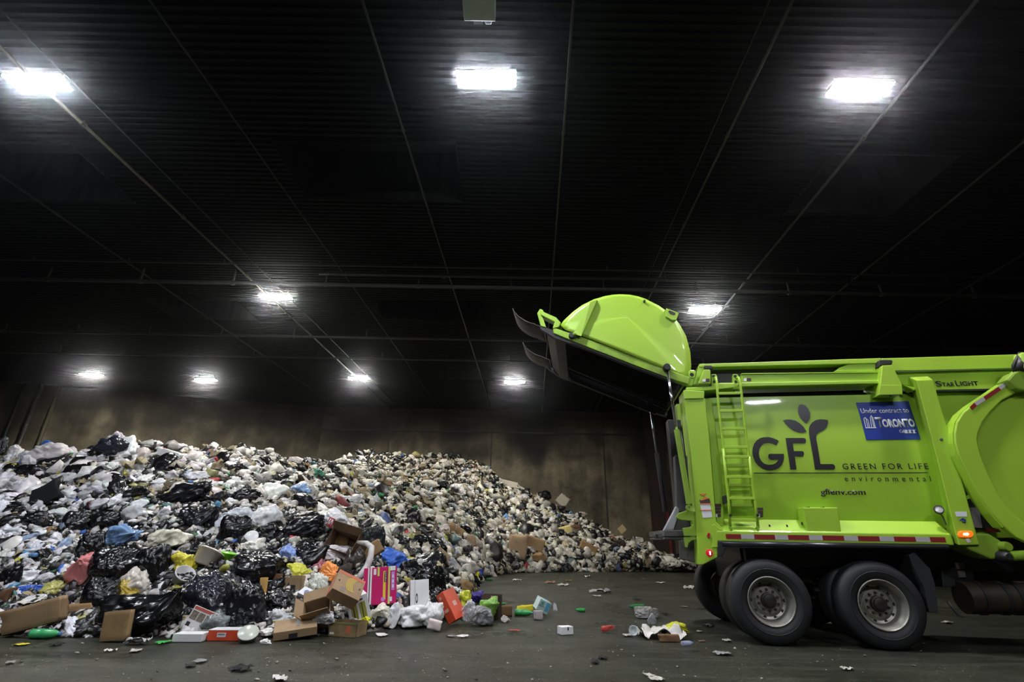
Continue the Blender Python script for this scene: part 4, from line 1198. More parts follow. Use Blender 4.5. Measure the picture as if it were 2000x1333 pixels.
def film_mat(name, rough=.36, bump=.5, dirt=(.30, .24, .16), dirt_amt=.5, bscale=5.0, spec=.5, coat=0., clear=0.):
    m, nt, b = nt_new(name)
    tc = nd(nt, 'ShaderNodeTexCoord'); P_ = tc.outputs['Object']
    oi = nd(nt, 'ShaderNodeObjectInfo')
    ad = nd(nt, 'ShaderNodeVectorMath', operation='MULTIPLY_ADD'); nt.links.new(oi.outputs['Random'], ad.inputs[0]); ad.inputs[1].default_value = (37, 17, 53)
    nt.links.new(P_, ad.inputs[2]); V = ad.outputs[0]
    n = nd(nt, 'ShaderNodeTexNoise', i_Scale=1.6, i_Detail=5, i_Roughness=.65); nt.links.new(V, n.inputs['Vector'])
    r = ramp(nt, [(.50, (0, 0, 0)), (.72, (dirt_amt,) * 3)]); nt.links.new(n.outputs['Fac'], r.inputs['Fac'])
    mx = nd(nt, 'ShaderNodeMix', data_type='RGBA', blend_type='MULTIPLY'); mx.inputs[7].default_value = (*dirt, 1)
    nt.links.new(r.outputs['Color'], mx.inputs['Factor']); nt.links.new(oi.outputs['Color'], mx.inputs[6])
    nt.links.new(mx.outputs[2], b.inputs['Base Color'])
    b.inputs['Roughness'].default_value = rough; b.inputs['Specular IOR Level'].default_value = spec
    if coat: b.inputs['Coat Weight'].default_value = coat; b.inputs['Coat Roughness'].default_value = .12
    if bump:
        n2 = nd(nt, 'ShaderNodeTexNoise', i_Scale=bscale, i_Detail=4, i_Distortion=1.6); nt.links.new(V, n2.inputs['Vector'])
        n2.noise_type = 'RIDGED_MULTIFRACTAL'
        bp = nd(nt, 'ShaderNodeBump', i_Strength=bump, i_Distance=.035); nt.links.new(n2.outputs['Fac'], bp.inputs['Height'])
        nt.links.new(bp.outputs['Normal'], b.inputs['Normal'])
        if coat: nt.links.new(bp.outputs['Normal'], b.inputs['Coat Normal'])
    if clear:
        tr = nd(nt, 'ShaderNodeBsdfTransparent'); ms = nd(nt, 'ShaderNodeMixShader', i_Fac=clear)
        lw = nd(nt, 'ShaderNodeLayerWeight', i_Blend=.35)
        mm = nd(nt, 'ShaderNodeMath', operation='MULTIPLY', i_1=-.6); nt.links.new(lw.outputs['Facing'], mm.inputs[0])
        aa = nd(nt, 'ShaderNodeMath', operation='ADD', i_1=clear, use_clamp=True); nt.links.new(mm.outputs[0], aa.inputs[0])
        nt.links.new(aa.outputs[0], ms.inputs[0])
        nt.links.new(b.outputs[0], ms.inputs[1]); nt.links.new(tr.outputs[0], ms.inputs[2])
        nt.links.new(ms.outputs[0], nt.nodes['Material Output'].inputs['Surface'])
    return m


M_FILM = film_mat('thin plastic film', .34, .16, dirt_amt=.45, bscale=2.4)
M_SACK = film_mat('glossy black plastic', .22, .34, (.6, .55, .5), .3, 2.2, .5, .0)
M_CLEARF = film_mat('clear plastic film', .16, .5, (.8, .78, .7), .3, 5.0, .8, .0, .60)
M_PAPER = film_mat('paper', .8, .15, (.5, .42, .3), .5, 6.0, .2)
M_CARD = film_mat('corrugated cardboard', .8, .08, (.5, .42, .35), .45, 9.0, .15)
M_HARD = film_mat('moulded plastic', .3, 0, (.6, .55, .45), .3)

BAGS = [mesh_of('bag', *bag_shape(100 + i, 4, (1, .62 + .09 * (i % 4), .5 + .09 * (i % 3)), 9 + 2 * (i % 4), .17, i % 3 != 0, .075), M_FILM) for i in range(10)]
SACKS = [mesh_of('sack', *bag_shape(200 + i, 4, (1, .6 + .1 * (i % 3), .48 + .08 * (i % 3)), 8 + i, .13, i % 2 == 0, .07), M_SACK) for i in range(7)]
CLEARS = [mesh_of('clear', *bag_shape(300 + i, 4, (1, .7, .5), 12, .2, i % 2 == 0, .12), M_CLEARF) for i in range(3)]


def sheet_shape(seed, n=14, amp=.22, w=1., h=.8, rough_edge=.1):
    rg = np.random.RandomState(seed)
    x, y = np.meshgrid(np.linspace(-1, 1, n), np.linspace(-1, 1, n), indexing='ij')
    p = np.stack([x.ravel() * w, y.ravel() * h, np.zeros(n * n)], 1)
    z = amp * (np.abs(vnoise(p * 1.7 + seed, seed)) * 2 + .6 * fbm(p * 2.3, seed + 2, 3)) + .08 * amp * vnoise(p * 9, seed + 4)
    p[:, 2] = z
    p[:, 0] += rough_edge * vnoise(p * 2 + 9, seed + 5); p[:, 1] += rough_edge * vnoise(p * 2 + 19, seed + 6)
    i = np.arange(n * n).reshape(n, n)
    f = np.stack([i[:-1, :-1], i[1:, :-1], i[1:, 1:], i[:-1, 1:]], -1).reshape(-1, 4)
    # give the sheet its thickness
    t = .012
    v = np.vstack([p + [0, 0, t], p - [0, 0, t]]); N = n * n
    ed = np.r_[i[0, :], i[1:, -1], i[-1, -2::-1], i[-2:0:-1, 0]]
    side = np.stack([ed, np.roll(ed, -1), np.roll(ed, -1) + N, ed + N], 1)
    return v, np.vstack([f, f[:, ::-1] + N, side])


SHEETS = [mesh_of('sheet', *sheet_shape(400 + i, 14, .16 + .06 * (i % 4), 1, .6 + .1 * (i % 3)), M_PAPER) for i in range(6)]


def carton_shape(seed, dims=(1, .7, .5), crush=.12, sub=6, wob=.05):
    bm = bmesh.new(); bmesh.ops.create_cube(bm, size=2)
    bmesh.ops.subdivide_edges(bm, edges=bm.edges[:], cuts=sub, use_grid_fill=True)
    v = np.array([q.co[:] for q in bm.verts]); bm.verts.index_update()
    f = np.array([[q.index for q in p.verts] for p in bm.faces]); bm.free()
    k = 1 - crush * (np.abs(vnoise(v * 1.1 + seed, seed)) * 2)
    v = v * k[:, None] + wob * np.stack([vnoise(v * .8 + s, seed + s) for s in (1, 2, 3)], 1)
    return v * np.array(dims), f


CARTONS = [mesh_of('carton', *carton_shape(500 + i, (1, .5 + .15 * (i % 3), .25 + .17 * (i % 4)), .12 + .05 * i), M_CARD, smooth=False) for i in range(5)]


def lathe_np(prof, n=20):
    mb = MB().lathe(prof, n, 'X')
    return np.array(mb.v), np.array(mb.f)


BOTTLE = mesh_of('bottle', *lathe_np([(.0, -1), (.26, -.99), (.31, -.9), (.31, -.45), (.27, -.35), (.31, -.25), (.31, .2), (.27, .3), (.29, .42), (.2, .65), (.1, .82), (.1, .9), (.0, .9)]), M_HARD)
CAPM = mesh_of('cap', *lathe_np([(.0, .98), (.12, .98), (.13, .95), (.13, .84), (.0, .84)], 12), M_HARD)
TUB = mesh_of('tub', *lathe_np([(.0, -.4), (.5, -.4), (.56, -.36), (.68, .32), (.74, .34), (.74, .40), (.66, .40), (.54, -.30), (.0, -.32)], 24), M_HARD)
LID = mesh_of('tub_lid', *lathe_np([(0, .48), (.60, .48), (.64, .44), (.73, .44), (.76, .40), (.76, .36), (.72, .37), (0, .40)], 24), M_HARD)


def oriented(n, yaw, tilt=(0, 0), lean=.75):
    """rotation that lays a piece on a slope of normal n"""
    nz = Vector((n[0] * lean, n[1] * lean, 1 - (1 - n[2]) * lean)).normalized()
    q = Vector((0, 0, 1)).rotation_difference(nz)
    return (q.to_matrix() @ Euler((tilt[0], tilt[1], 0)).to_matrix() @ Euler((0, 0, yaw)).to_matrix())


def put(name, me, p, R, s, col=None, parent=None):
    o = bpy.data.objects.new(name, me)
    COL.objects.link(o)
    M = R.to_4x4() @ Matrix.Diagonal((*s, 1)) if len(s) == 3 else None
    M.translation = Vector(p)
    o.matrix_world = M if parent is None else M
    if col is not None: o.color = (*col, 1)
    return o
# ================================================================== single pieces that stand out
def normed(name, vf, m, smooth=True):
    v, f = vf
    lo, hi = v.min(0), v.max(0)
    return mesh_of(name, (v - (lo + hi) / 2) / ((hi - lo) / 2), f, m, smooth)


HK = [normed('sack', bag_shape(700 + i, 5, (1, .7, .55), 7 + 2 * (i % 4), .13, i % 2 == 0, .06, .6), M_SACK) for i in range(7)]
HW = [normed('bag', bag_shape(740 + i, 5, (1, .7, .6), 9 + 2 * (i % 4), .20, i % 3 != 2, .07, .6), M_FILM) for i in range(7)]
HV = [normed('bag', bag_shape(860 + i, 5, (1, .7, .6), 10, .09, i % 2 == 0, .03, .6), M_FILM) for i in range(5)]
HC = [normed('clear', bag_shape(780 + i, 5, (1, .7, .6), 12, .26, i % 2 == 0, .14, .6), M_CLEARF) for i in range(2)]
HX = [normed('carton', carton_shape(800 + i, (1, 1, 1), .02 + .05 * i, 5, .03), M_CARD, False) for i in range(4)]
HS = [normed('sheet', sheet_shape(820 + i, 22, .22 + .08 * i, 1, .8), M_PAPER) for i in range(4)]
HP = [normed('paper', bag_shape(840 + i, 4, (1, .7, .7), 8 + i, .05, False, .12, .6), M_CARD, False) for i in range(3)]
HEROES = []      # (px, py, half width, half height, short name, object, depth)
_cnt = {'V': 0, 'K': 0, 'W': 0, 'C': 0, 'X': 0, 'S': 0, 'P': 0}
POOL = {'V': HV, 'K': HK, 'W': HW, 'C': HC, 'X': HX, 'S': HS, 'P': HP}


def place(x0, y0, x1, y1, dr=.9):
    cx, cy = (x0 + x1) / 2, (y0 + y1) / 2
    a = spot(cx, cy); b = spot(cx, y1 - 1); yy = y1
    while b is None: yy += 2; b = spot(cx, yy)
    if a is None or a[2] > b[2] + 3: a = b
    zc = a[2]
    w = (x1 - x0) / FPX * zc; h = (y1 - y0) / FPX * zc
    dp = dr * min(w, 1.6 * h)
    if b: zc = min(zc - .12 * dp, b[2] + .42 * dp)
    w = (x1 - x0) / FPX * zc; h = (y1 - y0) / FPX * zc; dp = dr * min(w, 1.6 * h)
    c = CAM + ray(cx, cy) * zc
    if c[2] - h * .5 < 0.004: c = c + np.array([0, 0, .004 - (c[2] - h * .5)])
    return c, w, h, dp, zc


def fit(kind, name, x0, y0, x1, y1, ang, col, label, cat, short=None, dr=.9, yaw=0, tilt=0, group=None, var=None, me=None, pull=0.0):
    c, w, h, dp, zc = place(x0, y0, x1, y1, dr)
    if pull:
        k_ = (zc - pull) / zc; c = CAM + (c - CAM) * k_; w *= k_; h *= k_; dp *= k_
    pool = POOL[kind]
    if me is None:
        me = pool[(_cnt[kind] if var is None else var) % len(pool)]; _cnt[kind] += 1
    R = Euler((math.radians(tilt), math.radians(-ang), 0), 'XYZ').to_matrix() @ Euler((0, 0, math.radians(yaw))).to_matrix()
    o = bpy.data.objects.new(name, me); COL.objects.link(o)
    M = R.to_4x4() @ Matrix.Diagonal((w / 2, dp / 2, h / 2, 1)); M.translation = Vector(c)
    o.matrix_world = M
    if c[2] - h / 2 < .25 and ang:
        lo = min((M @ v.co).z for v in me.vertices)
        if lo < .003: o.location.z += .003 - lo
    o.color = (*col, 1)
    tag(o, label, cat, group)
    HEROES.append(((x0 + x1) / 2, (y0 + y1) / 2, (x1 - x0) / 2, (y1 - y0) / 2, short, o, zc))
    return o


BK = (.004, .004, .005); BK2 = (.007, .007, .010); BKB = (.014, .014, .022)
WH = (.74, .74, .77); CREAM = (.62, .58, .46); GREY = (.42, .42, .44); BRN = (.30, .19, .095); BRN2 = (.36, .245, .135); DBRN = (.12, .065, .035)
T = 'black rubbish sack'
for r in [
    (195, 1166, 362, 1251, 0, BK, 'largest black sack, slumped flat-topped at the heap foot over a brown paper bag', 'the largest foot sack'),
    (190, 1068, 293, 1139, 8, BK, 'shiny black sack butting against the pink bag', 'the shiny sack by the pink bag'),
    (262, 1064, 335, 1150, 0, BK, 'blunt-ended black sack behind the shiny one, above the white cloth', None),
    (360, 1118, 456, 1202, -8, BKB, 'crinkled blue-black sack standing behind the propped flyer', 'the crinkled blue-black sack'),
    (436, 1150, 516, 1234, 10, BK2, 'tall dull black sack just above the white-topped red box', 'the tall dull sack'),
    (446, 1076, 550, 1134, 0, BK, 'wide crinkly black sack to the upper side of the yellow printed pack', None),
    (537, 1011, 634, 1058, 12, BK2, 'smooth black sack with long pleats lying against the brown carton', 'the pleated sack'),
    (573, 1052, 640, 1110, -20, BK, 'black sack wedged below the pleated one, over the yellow pack', None),
    (435, 1008, 500, 1056, 0, BK, 'plump black sack below the boxy white bag', None),
    (398, 990, 428, 1040, 0, BK, 'upright black sack with sharp creases next to a pale bag', None),
    (510, 1151, 578, 1196, 0, BK, 'round glossy black sack beside the open cartons', 'the round glossy sack'),
    (497, 1025, 546, 1064, 15, BK, 'small sagging black sack under the boxy white bag', None),
    (548, 996, 622, 1026, 6, BK, 'flat black sack on top of the pleated one', None),
    (300, 946, 412, 992, 14, BK2, 'longest black sack, stretched out across the middle of the slope', 'the longest black sack'),
    (350, 984, 426, 1038, -12, BK2, 'wrinkled black sack lying under the longest one', None),
    (130, 1000, 186, 1042, 0, BK, 'black sack resting above the flattened blue bag', None),
    (150, 1042, 206, 1096, 0, BK, 'black sack above the pink bag', None),
    (44, 998, 102, 1032, 8, BK, 'black sack on the slope beneath the black crate', None),
    (30, 908, 98, 942, -4, BK2, 'wide black sack below the red and white scraps near the crest', None),
    (124, 905, 174, 938, 0, BK, 'black sack lying between pale bags above the black crate', None),
    (192, 850, 247, 893, -20, (.018, .020, .032), 'navy-black draped sheeting on the crest, top of the heap', 'the draped crest sheet'),
    (0, 1104, 46, 1152, 0, BK, 'black sack at the frame edge above the blue knotted bag', None),
    (186, 1000, 246, 1034, 10, BK, 'black sack just above the flattened blue bag', None),
    (808, 1106, 874, 1158, 0, BK, 'slumped black sack behind the white archive box', 'the sack behind the archive box'),
    (836, 1148, 874, 1198, 0, BK2, 'black sack squeezed between the white archive box and the red box', None),
    (703, 1027, 754, 1078, 0, (.022, .026, .026), 'dark green-grey sack behind the torn brown carton', None),
    (776, 1096, 826, 1128, -6, BK, 'black sack right below the crumpled blue bag', None),
    (356, 1060, 420, 1098, 12, BK, 'black sack stretched below the white pot lid', None),
    (480, 1128, 560, 1160, 0, BK, 'black sack hidden behind the yellow pack carton', None),
    (170, 1130, 240, 1196, 0, BK, 'black sack under the pink bag, near the white cloth', None),
    (-14, 852, 15, 892, 0, BK, 'black sack at the crest cut off by the frame edge', None),  # sack mesh stands in for the dark machinery here
    (1056, 958, 1078, 974, -10, BK, 'black rag-like sack on the far crest against the wall', None),
    (812, 1028, 842, 1050, 0, BK, 'black sack in the far slope above the cardboard scraps', None),
]:
    fit('K', 'rubbish_sack', *r[:4], r[4], r[5], r[6], 'rubbish sack', r[7])

for r in [
    ('pink_bag', 127, 1083, 200, 1150, 22, (.60, .20, .20), 'translucent pink plastic bag, the only pink one', 'the pink bag', 'V'),
    ('blue_bag', 188, 1028, 280, 1076, 22, (.17, .30, .52), 'flattened pale blue plastic bag lying on the slope', 'the flattened blue bag', 'W'),
    ('plastic_bag', 290, 1030, 374, 1075, 14, (.62, .60, .48), 'white bag with yellow handles, stretched over lumps', 'the yellow-handled bag', 'W'),
    ('blue_bag', 30, 1143, 84, 1164, 10, (.03, .10, .45), 'deep blue knotted bag low on the heap near the frame edge', 'the deep blue bag', 'W'),
    ('plastic_bag', 18, 1118, 88, 1150, 12, WH, 'bulging white bag just above the deep blue one', None, 'V'),
    ('yellow_bag', 72, 1135, 137, 1171, 20, (.36, .34, .09), 'olive yellow bag leaning below the pink bag', 'the olive bag', 'W'),
    ('plastic_bag', 490, 984, 553, 1030, -6, (.72, .72, .74), 'boxy bright white bag perched on black sacks', 'the boxy white bag', 'V'),
    ('plastic_bag', 424, 992, 496, 1040, 0, (.60, .62, .68), 'bluish white bag slumped next to the boxy white bag', None, 'V'),
    ('plastic_bag', 475, 1051, 538, 1084, -18, (.70, .68, .62), 'creamy white bag twisted over food scraps in the middle of the slope', 'the twisted cream bag', 'W'),
    ('blue_wrapper', 545, 1064, 580, 1098, 20, (.22, .32, .66), 'blue and white wrapper beside a black sack', 'the blue wrapper', 'W'),
    ('orange_bag', 624, 1096, 680, 1139, 8, (.85, .30, .07), 'crumpled orange plastic bag above the banana carton', 'the orange bag', 'W'),
    ('plastic_bag', 624, 1065, 692, 1098, 6, (.64, .58, .61), 'pinkish white bag just above the orange bag', 'the pinkish white bag', 'V'),
    ('yellow_bag', 624, 992, 656, 1010, 0, (.50, .52, .08), 'torn yellow-green wrapper behind the red-lettered bag', None, 'W'),
    ('blue_bag', 741, 1071, 803, 1115, 0, (.06, .17, .66), 'crumpled royal blue plastic bag above the magenta box', 'the royal blue bag', 'W'),
    ('plastic_bag', 604, 1120, 642, 1162, 0, (.62, .64, .56), 'white bag with green and orange print beneath the orange bag', None, 'W'),
    ('yellow_bag', 528, 1212, 564, 1233, 0, (.78, .72, .02), 'bright yellow bag under the flat brown carton lid', 'the yellow foot bag', 'W'),
    ('cream_bag', 715, 1180, 763, 1220, 0, (.72, .70, .58), 'round cream bag on the floor under the magenta box', 'the cream bag', 'V'),
    ('yellow_bag', 700, 1197, 737, 1223, 0, (.70, .68, .02), 'shiny yellow bag between the produce tray and the cream bag', None, 'W'),
    ('plastic_bag', 776, 1191, 846, 1231, 0, (.72, .72, .73), 'long swollen white bag lying on the floor below the archive box', 'the long white bag', 'V'),
    ('plastic_bag', 822, 1180, 868, 1229, -24, (.66, .67, .67), 'upright white bag with a green fold beside the red box', None, 'V'),
    ('plastic_bag', 752, 1184, 782, 1230, 0, (.70, .70, .72), 'narrow white bag squeezed against the long white bag', None, 'V'),
    ('plastic_bag', 921, 1194, 966, 1227, -12, (.20, .20, .21), 'grey see-through bag with a white tag on the floor', 'the grey bag', 'V'),
    ('green_bag', 935, 1172, 973, 1216, -30, (.22, .44, .07), 'leaf green plastic bag leaning on a brown box', 'the green bag', 'V'),
    ('yellow_pack', 889, 1162, 922, 1191, 22, (.70, .70, .05), 'yellow packet with dark print behind the red box', 'the yellow packet', 'V'),
    ('navy_wrapper', 917, 1159, 954, 1183, 0, (.05, .025, .24), 'violet blue wrapper draped over the brown box', None, 'W'),
    ('plastic_bag', 879, 1147, 911, 1167, 0, WH, 'loose white plastic film above the yellow packet', None, 'W'),
    ('paper_bag', 887, 1133, 924, 1162, -28, (.26, .17, .08), 'torn brown paper bag at the end of the front heap', 'the torn paper bag', 'P'),
    ('paper_bag', 202, 1204, 252, 1256, 6, (.29, .19, .095), 'brown paper bag standing folded at the foot of the largest sack', 'the standing paper bag', 'X'),
    ('yellow_bag', 336, 1075, 384, 1128, 58, (.68, .60, .05), 'stiff yellow bag pointing upwards behind the white pail', 'the pointed yellow bag', 'W'),
    ('white_cloth', 238, 1112, 306, 1172, -30, (.60, .55, .49), 'off-white knitted garment folded over mustard cloth', 'the folded garment', 'W'),
    ('mustard_cloth', 226, 1130, 272, 1178, 40, (.40, .28, .02), 'mustard yellow cloth spilling from the off-white garment', None, 'W'),
    ('yellow_pack', 558, 1102, 610, 1132, -12, (.55, .55, .05), 'yellow-green printed pack with a round hole at its end', 'the yellow printed pack', 'W'),
    ('plastic_bag', 606, 1090, 652, 1122, 0, (.45, .16, .20), 'white bag with red and navy print next to the orange bag', None, 'W'),
    ('blue_bag', 565, 945, 610, 972, 0, (.22, .36, .62), 'see-through blue bag halfway up the slope', 'the see-through blue bag', 'W'),
    ('plastic_bag', 462, 944, 502, 975, 28, (.70, .68, .66), 'long pale bag slanting up towards the crest', 'the slanting pale bag', 'W'),
    ('red_bag', 409, 893, 431, 906, 0, (.42, .03, .04), 'bright red bag just under the crest', 'the red bag', 'W'),
    ('green_bag', 604, 914, 636, 936, 10, (.06, .22, .14), 'dark green bag below the crest dip', 'the dark green bag', 'W'),
    ('yellow_bag', 671, 920, 690, 934, 0, (.72, .66, .03), 'small bright yellow bag on the upper slope', 'the small yellow bag', 'W'),
    ('blue_bag', 721, 923, 736, 935, 0, (.16, .45, .75), 'small sky blue bag on the upper slope', 'the sky blue bag', 'W'),
    ('blue_bag', 980, 1003, 999, 1020, 0, (.15, .36, .72), 'light blue round bag on the far slope', 'the light blue far bag', 'W'),
    ('plastic_bag', 875, 944, 912, 972, -12, (.66, .64, .62), 'big white clump of film on the far slope', 'the far white clump', 'W'),
    ('plastic_bag', 1065, 1009, 1085, 1026, 0, (.66, .66, .68), 'round white bag standing out on the far slope', 'the far round bag', 'V'),
    ('blue_bag', 82, 861, 116, 874, 0, (.04, .14, .48), 'blue bag lying on the crest by the standpipe', 'the blue crest bag', 'W'),
    ('plastic_bag', 62, 866, 132, 908, 0, (.58, .54, .56), 'bulky grey-white bag on the crest below the blue one', 'the bulky crest bag', 'V'),
    ('plastic_bag', 210, 844, 252, 870, -8, (.66, .60, .66), 'lilac white bag at the very top of the heap', 'the topmost bag', 'W'),
    ('plastic_bag', 18, 868, 48, 896, 0, (.70, .68, .70), 'white bag sticking up at the crest near the frame edge', None, 'W'),
    ('blue_bag', 918, 1108, 944, 1126, 0, (.03, .07, .42), 'shiny dark blue bag on the floor at the foot of the far slope', 'the dark blue floor bag', 'W'),
    ('blue_bag', 878, 1061, 894, 1072, 0, (.05, .16, .62), 'small vivid blue bag in the far slope above a cardboard piece', None, 'W'),
    ('plastic_bag', 812, 1092, 836, 1112, 0, (.60, .58, .58), 'small round grey-white bag above the slumped black sack', None, 'V'),
    ('green_bag', 772, 1036, 792, 1048, 0, (.20, .24, .05), 'olive green bag behind the dark green-grey sack', None, 'W'),
]:
    fit(r[9], r[0], *r[1:5], r[5], r[6], r[7], 'bag' if 'cloth' not in r[0] else 'cloth', r[8], dr=.9 if r[9] != 'X' else .3)
for r in [(498, 1190, 584, 1226, 0, (.7, .72, .75), 'clear plastic bag on the floor between the round sack and the flat carton', 'the clear bag'),
          (896, 1180, 932, 1222, 0, (.7, .7, .75), 'clear crackly bag between the red box and the grey bag', None),
          (10, 930, 62, 962, 0, (.6, .6, .66), 'grey see-through bag in front of the wide black sack near the crest', None),
          ]:
    fit('C', 'clear_bag', *r[:4], r[4], r[5], r[6], 'bag', r[7])

# flat and boxy cardboard
for r in [
    ('cardboard_sheet', 4, 1202, 116, 1248, 16, (.27, .18, .10), 'long flattened cardboard lying at the heap foot near the frame edge', 'the long cardboard', 'X', .35),
    ('cardboard_sheet', 84, 1182, 184, 1206, 6, BRN, 'folded cardboard strip above the long flattened one', None, 'X', .5),
    ('cardboard_sheet', 0, 1150, 22, 1186, 0, DBRN, 'dark brown carton corner at the frame edge', None, 'X', .8),
    ('cardboard_sheet', 676, 1072, 748, 1098, 32, BRN, 'brown carton edge between the white strap and the blue bag', None, 'X', .5),
    ('cardboard_sheet', 848, 1076, 878, 1098, -38, (.42, .31, .19), 'square cardboard piece tipped on its corner on the far slope', 'the tipped cardboard', 'X', .15),
    ('cardboard_sheet', 867, 1021, 893, 1044, -20, BRN, 'torn brown cardboard curl on the far slope', 'the cardboard curl', 'P', .8),
    ('cardboard_sheet', 886, 1031, 904, 1054, -30, BRN2, 'narrow cardboard flap beside the torn curl', None, 'X', .4),
    ('cardboard_box', 991, 1044, 1030, 1092, -8, (.33, .23, .14), 'big torn carton with a white face near the far floor edge', 'the big far carton', 'X', .8),
    ('cardboard_sheet', 1020, 1050, 1062, 1078, -18, BRN2, 'flattened carton lid next to the big far carton', None, 'X', .7),
    ('cardboard_sheet', 1028, 1078, 1068, 1101, 8, BRN, 'crumpled carton under the flattened lid on the far slope', None, 'P', .8),
    ('cardboard_sheet', 902, 1046, 930, 1072, 20, (.30, .21, .14), 'worn brown paper sheet above the dark blue floor bag', None, 'P', .7),
    ('yellow_box', 1087, 1029, 1116, 1045, 14, (.66, .55, .22), 'pale yellow box near the far crest, before the truck', 'the pale yellow box', 'X', .8),
    ('brown_bag', 1111, 1025, 1139, 1042, -6, (.10, .055, .03), 'dark brown bag touching the pale yellow box', None, 'P', .8),
    ('cardboard_sheet', 1130, 1062, 1166, 1084, -26, BRN, 'brown board slanting on the far slope below the yellow box', None, 'X', .2),
    ('board', 1088, 967, 1110, 988, -40, (.38, .34, .27), 'grey pegboard scrap sticking out on the far crest', 'the pegboard scrap', 'X', .12),
    ('board', 976, 940, 1011, 951, -12, (.50, .44, .36), 'pale board at the far crest below the wall', 'the pale crest board', 'X', .3),
    ('board', 1208, 1028, 1222, 1041, 40, (.46, .36, .2), 'short wooden stick poking up near the truck', None, 'X', .1),
    ('rolled_carpet', 1194, 1053, 1226, 1074, -24, (.05, .035, .032), 'dark brown rolled carpet on the far slope near the truck', None, 'P', .7),
    ('red_cloth', 1178, 1047, 1204, 1057, -6, (.35, .06, .05), 'red cloth lying above the dark rolled carpet', None, 'P', .7),
    ('white_board', 300, 879, 352, 907, -14, (.75, .75, .76), 'bright white foam board near the crest', 'the foam board', 'X', .3),
    ('black_crate', 62, 944, 116, 986, 28, (.014, .014, .016), 'flat black plastic crate tilted on the upper slope', 'the black crate', 'X', .25),
    ('yellow_box', 1144, 1060, 1158, 1068, 0, (.6, .5, .05), 'small yellow box low on the far slope', None, 'X', .8),
    ('brown_box', 658, 1100, 690, 1136, -20, (.055, .045, .038), 'dark grey-brown plastic sheet behind the orange bag', None, 'P', .8),
]:
    fit(r[9], r[0], *r[1:5], r[5], r[6], r[7], 'cardboard' if 'card' in r[0] or 'box' in r[0] else 'scrap', r[8], dr=r[10])


# ------------------------------------------------------------------ printed boxes with parts
def colmat(name, c, rough=.55):
    return mat(name, c, rough, var=.12, vscale=6)


M_KRAFT = mat('kraft cardboard', (.33, .22, .12), .8, var=.25, vscale=5)
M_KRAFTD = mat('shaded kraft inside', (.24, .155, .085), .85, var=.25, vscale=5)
M_BOXW = mat('white coated board', (.70, .70, .71), .5, var=.1, vscale=4)
M_INK = mat('black ink', (.015, .015, .015), .6)
M_MAG = mat('magenta print', (.50, .012, .12), .35, var=.1)
M_LIME = mat('lime print', (.50, .60, .12), .4)
M_YEL = mat('yellow print', (.72, .50, .04), .45)
M_ORED = mat('orange red print', (.62, .075, .03), .38, var=.1)
M_LILAC = mat('lilac print', (.45, .22, .55), .4)
M_SKY = mat('sky blue print', (.12, .42, .62), .45)
M_MINT = mat('pale mint print', (.55, .68, .66), .45)


def box_root(name, cx, cy, wpx, dims, rot, label, cat, short, hpx=None, rest=True, dz=0.0):
    """dims: width, depth, height in metres; the box centre sits on the sight line of (cx, cy)"""
    t = empty(name)
    a = spot(cx, cy); b = spot(cx, cy + (hpx or wpx) / 2)
    zc = min(a[2] if a else 99, (b[2] if b else 99) + .3 * dims[1])
    zc += dz
    c = CAM + ray(cx, cy) * zc
    t.rotation_euler = tuple(math.radians(q) for q in rot)
    R = t.rotation_euler.to_matrix()
    low = min((R @ Vector((sx * dims[0] / 2, sy * dims[1] / 2, sz * dims[2] / 2))).z for sx in (-1, 1) for sy in (-1, 1) for sz in (-1, 1))
    if c[2] + low < .004: c[2] = .004 - low
    t.location = c
    tag(t, label, cat)
    HEROES.append((cx, cy, wpx / 2, (hpx or wpx) / 2, short, t, zc))
    return t, zc


def closed_box(t, dims, m, name='carton_body'):
    w, d, h = (q / 2 for q in dims)
    return MB().box((-w, -d, -h), (w, d, h)).obj(name, m, t, bevel=.006)


def on_face(t, dims, face, r, m, name='print', lift=.003):
    """print patch r = u0, v0, u1, v1 in 0..1 on a face (front = towards -y, top, left, right)"""
    w, d, h = dims
    u0, v0, u1, v1 = r
    if face == 'front': lo = (-w / 2 + u0 * w, -d / 2 - lift, -h / 2 + v0 * h); hi = (-w / 2 + u1 * w, -d / 2 + .002, -h / 2 + v1 * h)
    elif face == 'top': lo = (-w / 2 + u0 * w, -d / 2 + v0 * d, h / 2 - .002); hi = (-w / 2 + u1 * w, -d / 2 + v1 * d, h / 2 + lift)
    elif face == 'right': lo = (w / 2 - .002, -d / 2 + u0 * d, -h / 2 + v0 * h); hi = (w / 2 + lift, -d / 2 + u1 * d, -h / 2 + v1 * h)
    else: lo = (-w / 2 - lift, -d / 2 + u0 * d, -h / 2 + v0 * h); hi = (-w / 2 + .002, -d / 2 + u1 * d, -h / 2 + v1 * h)
    return MB().box(lo, hi).obj(name, m, t)


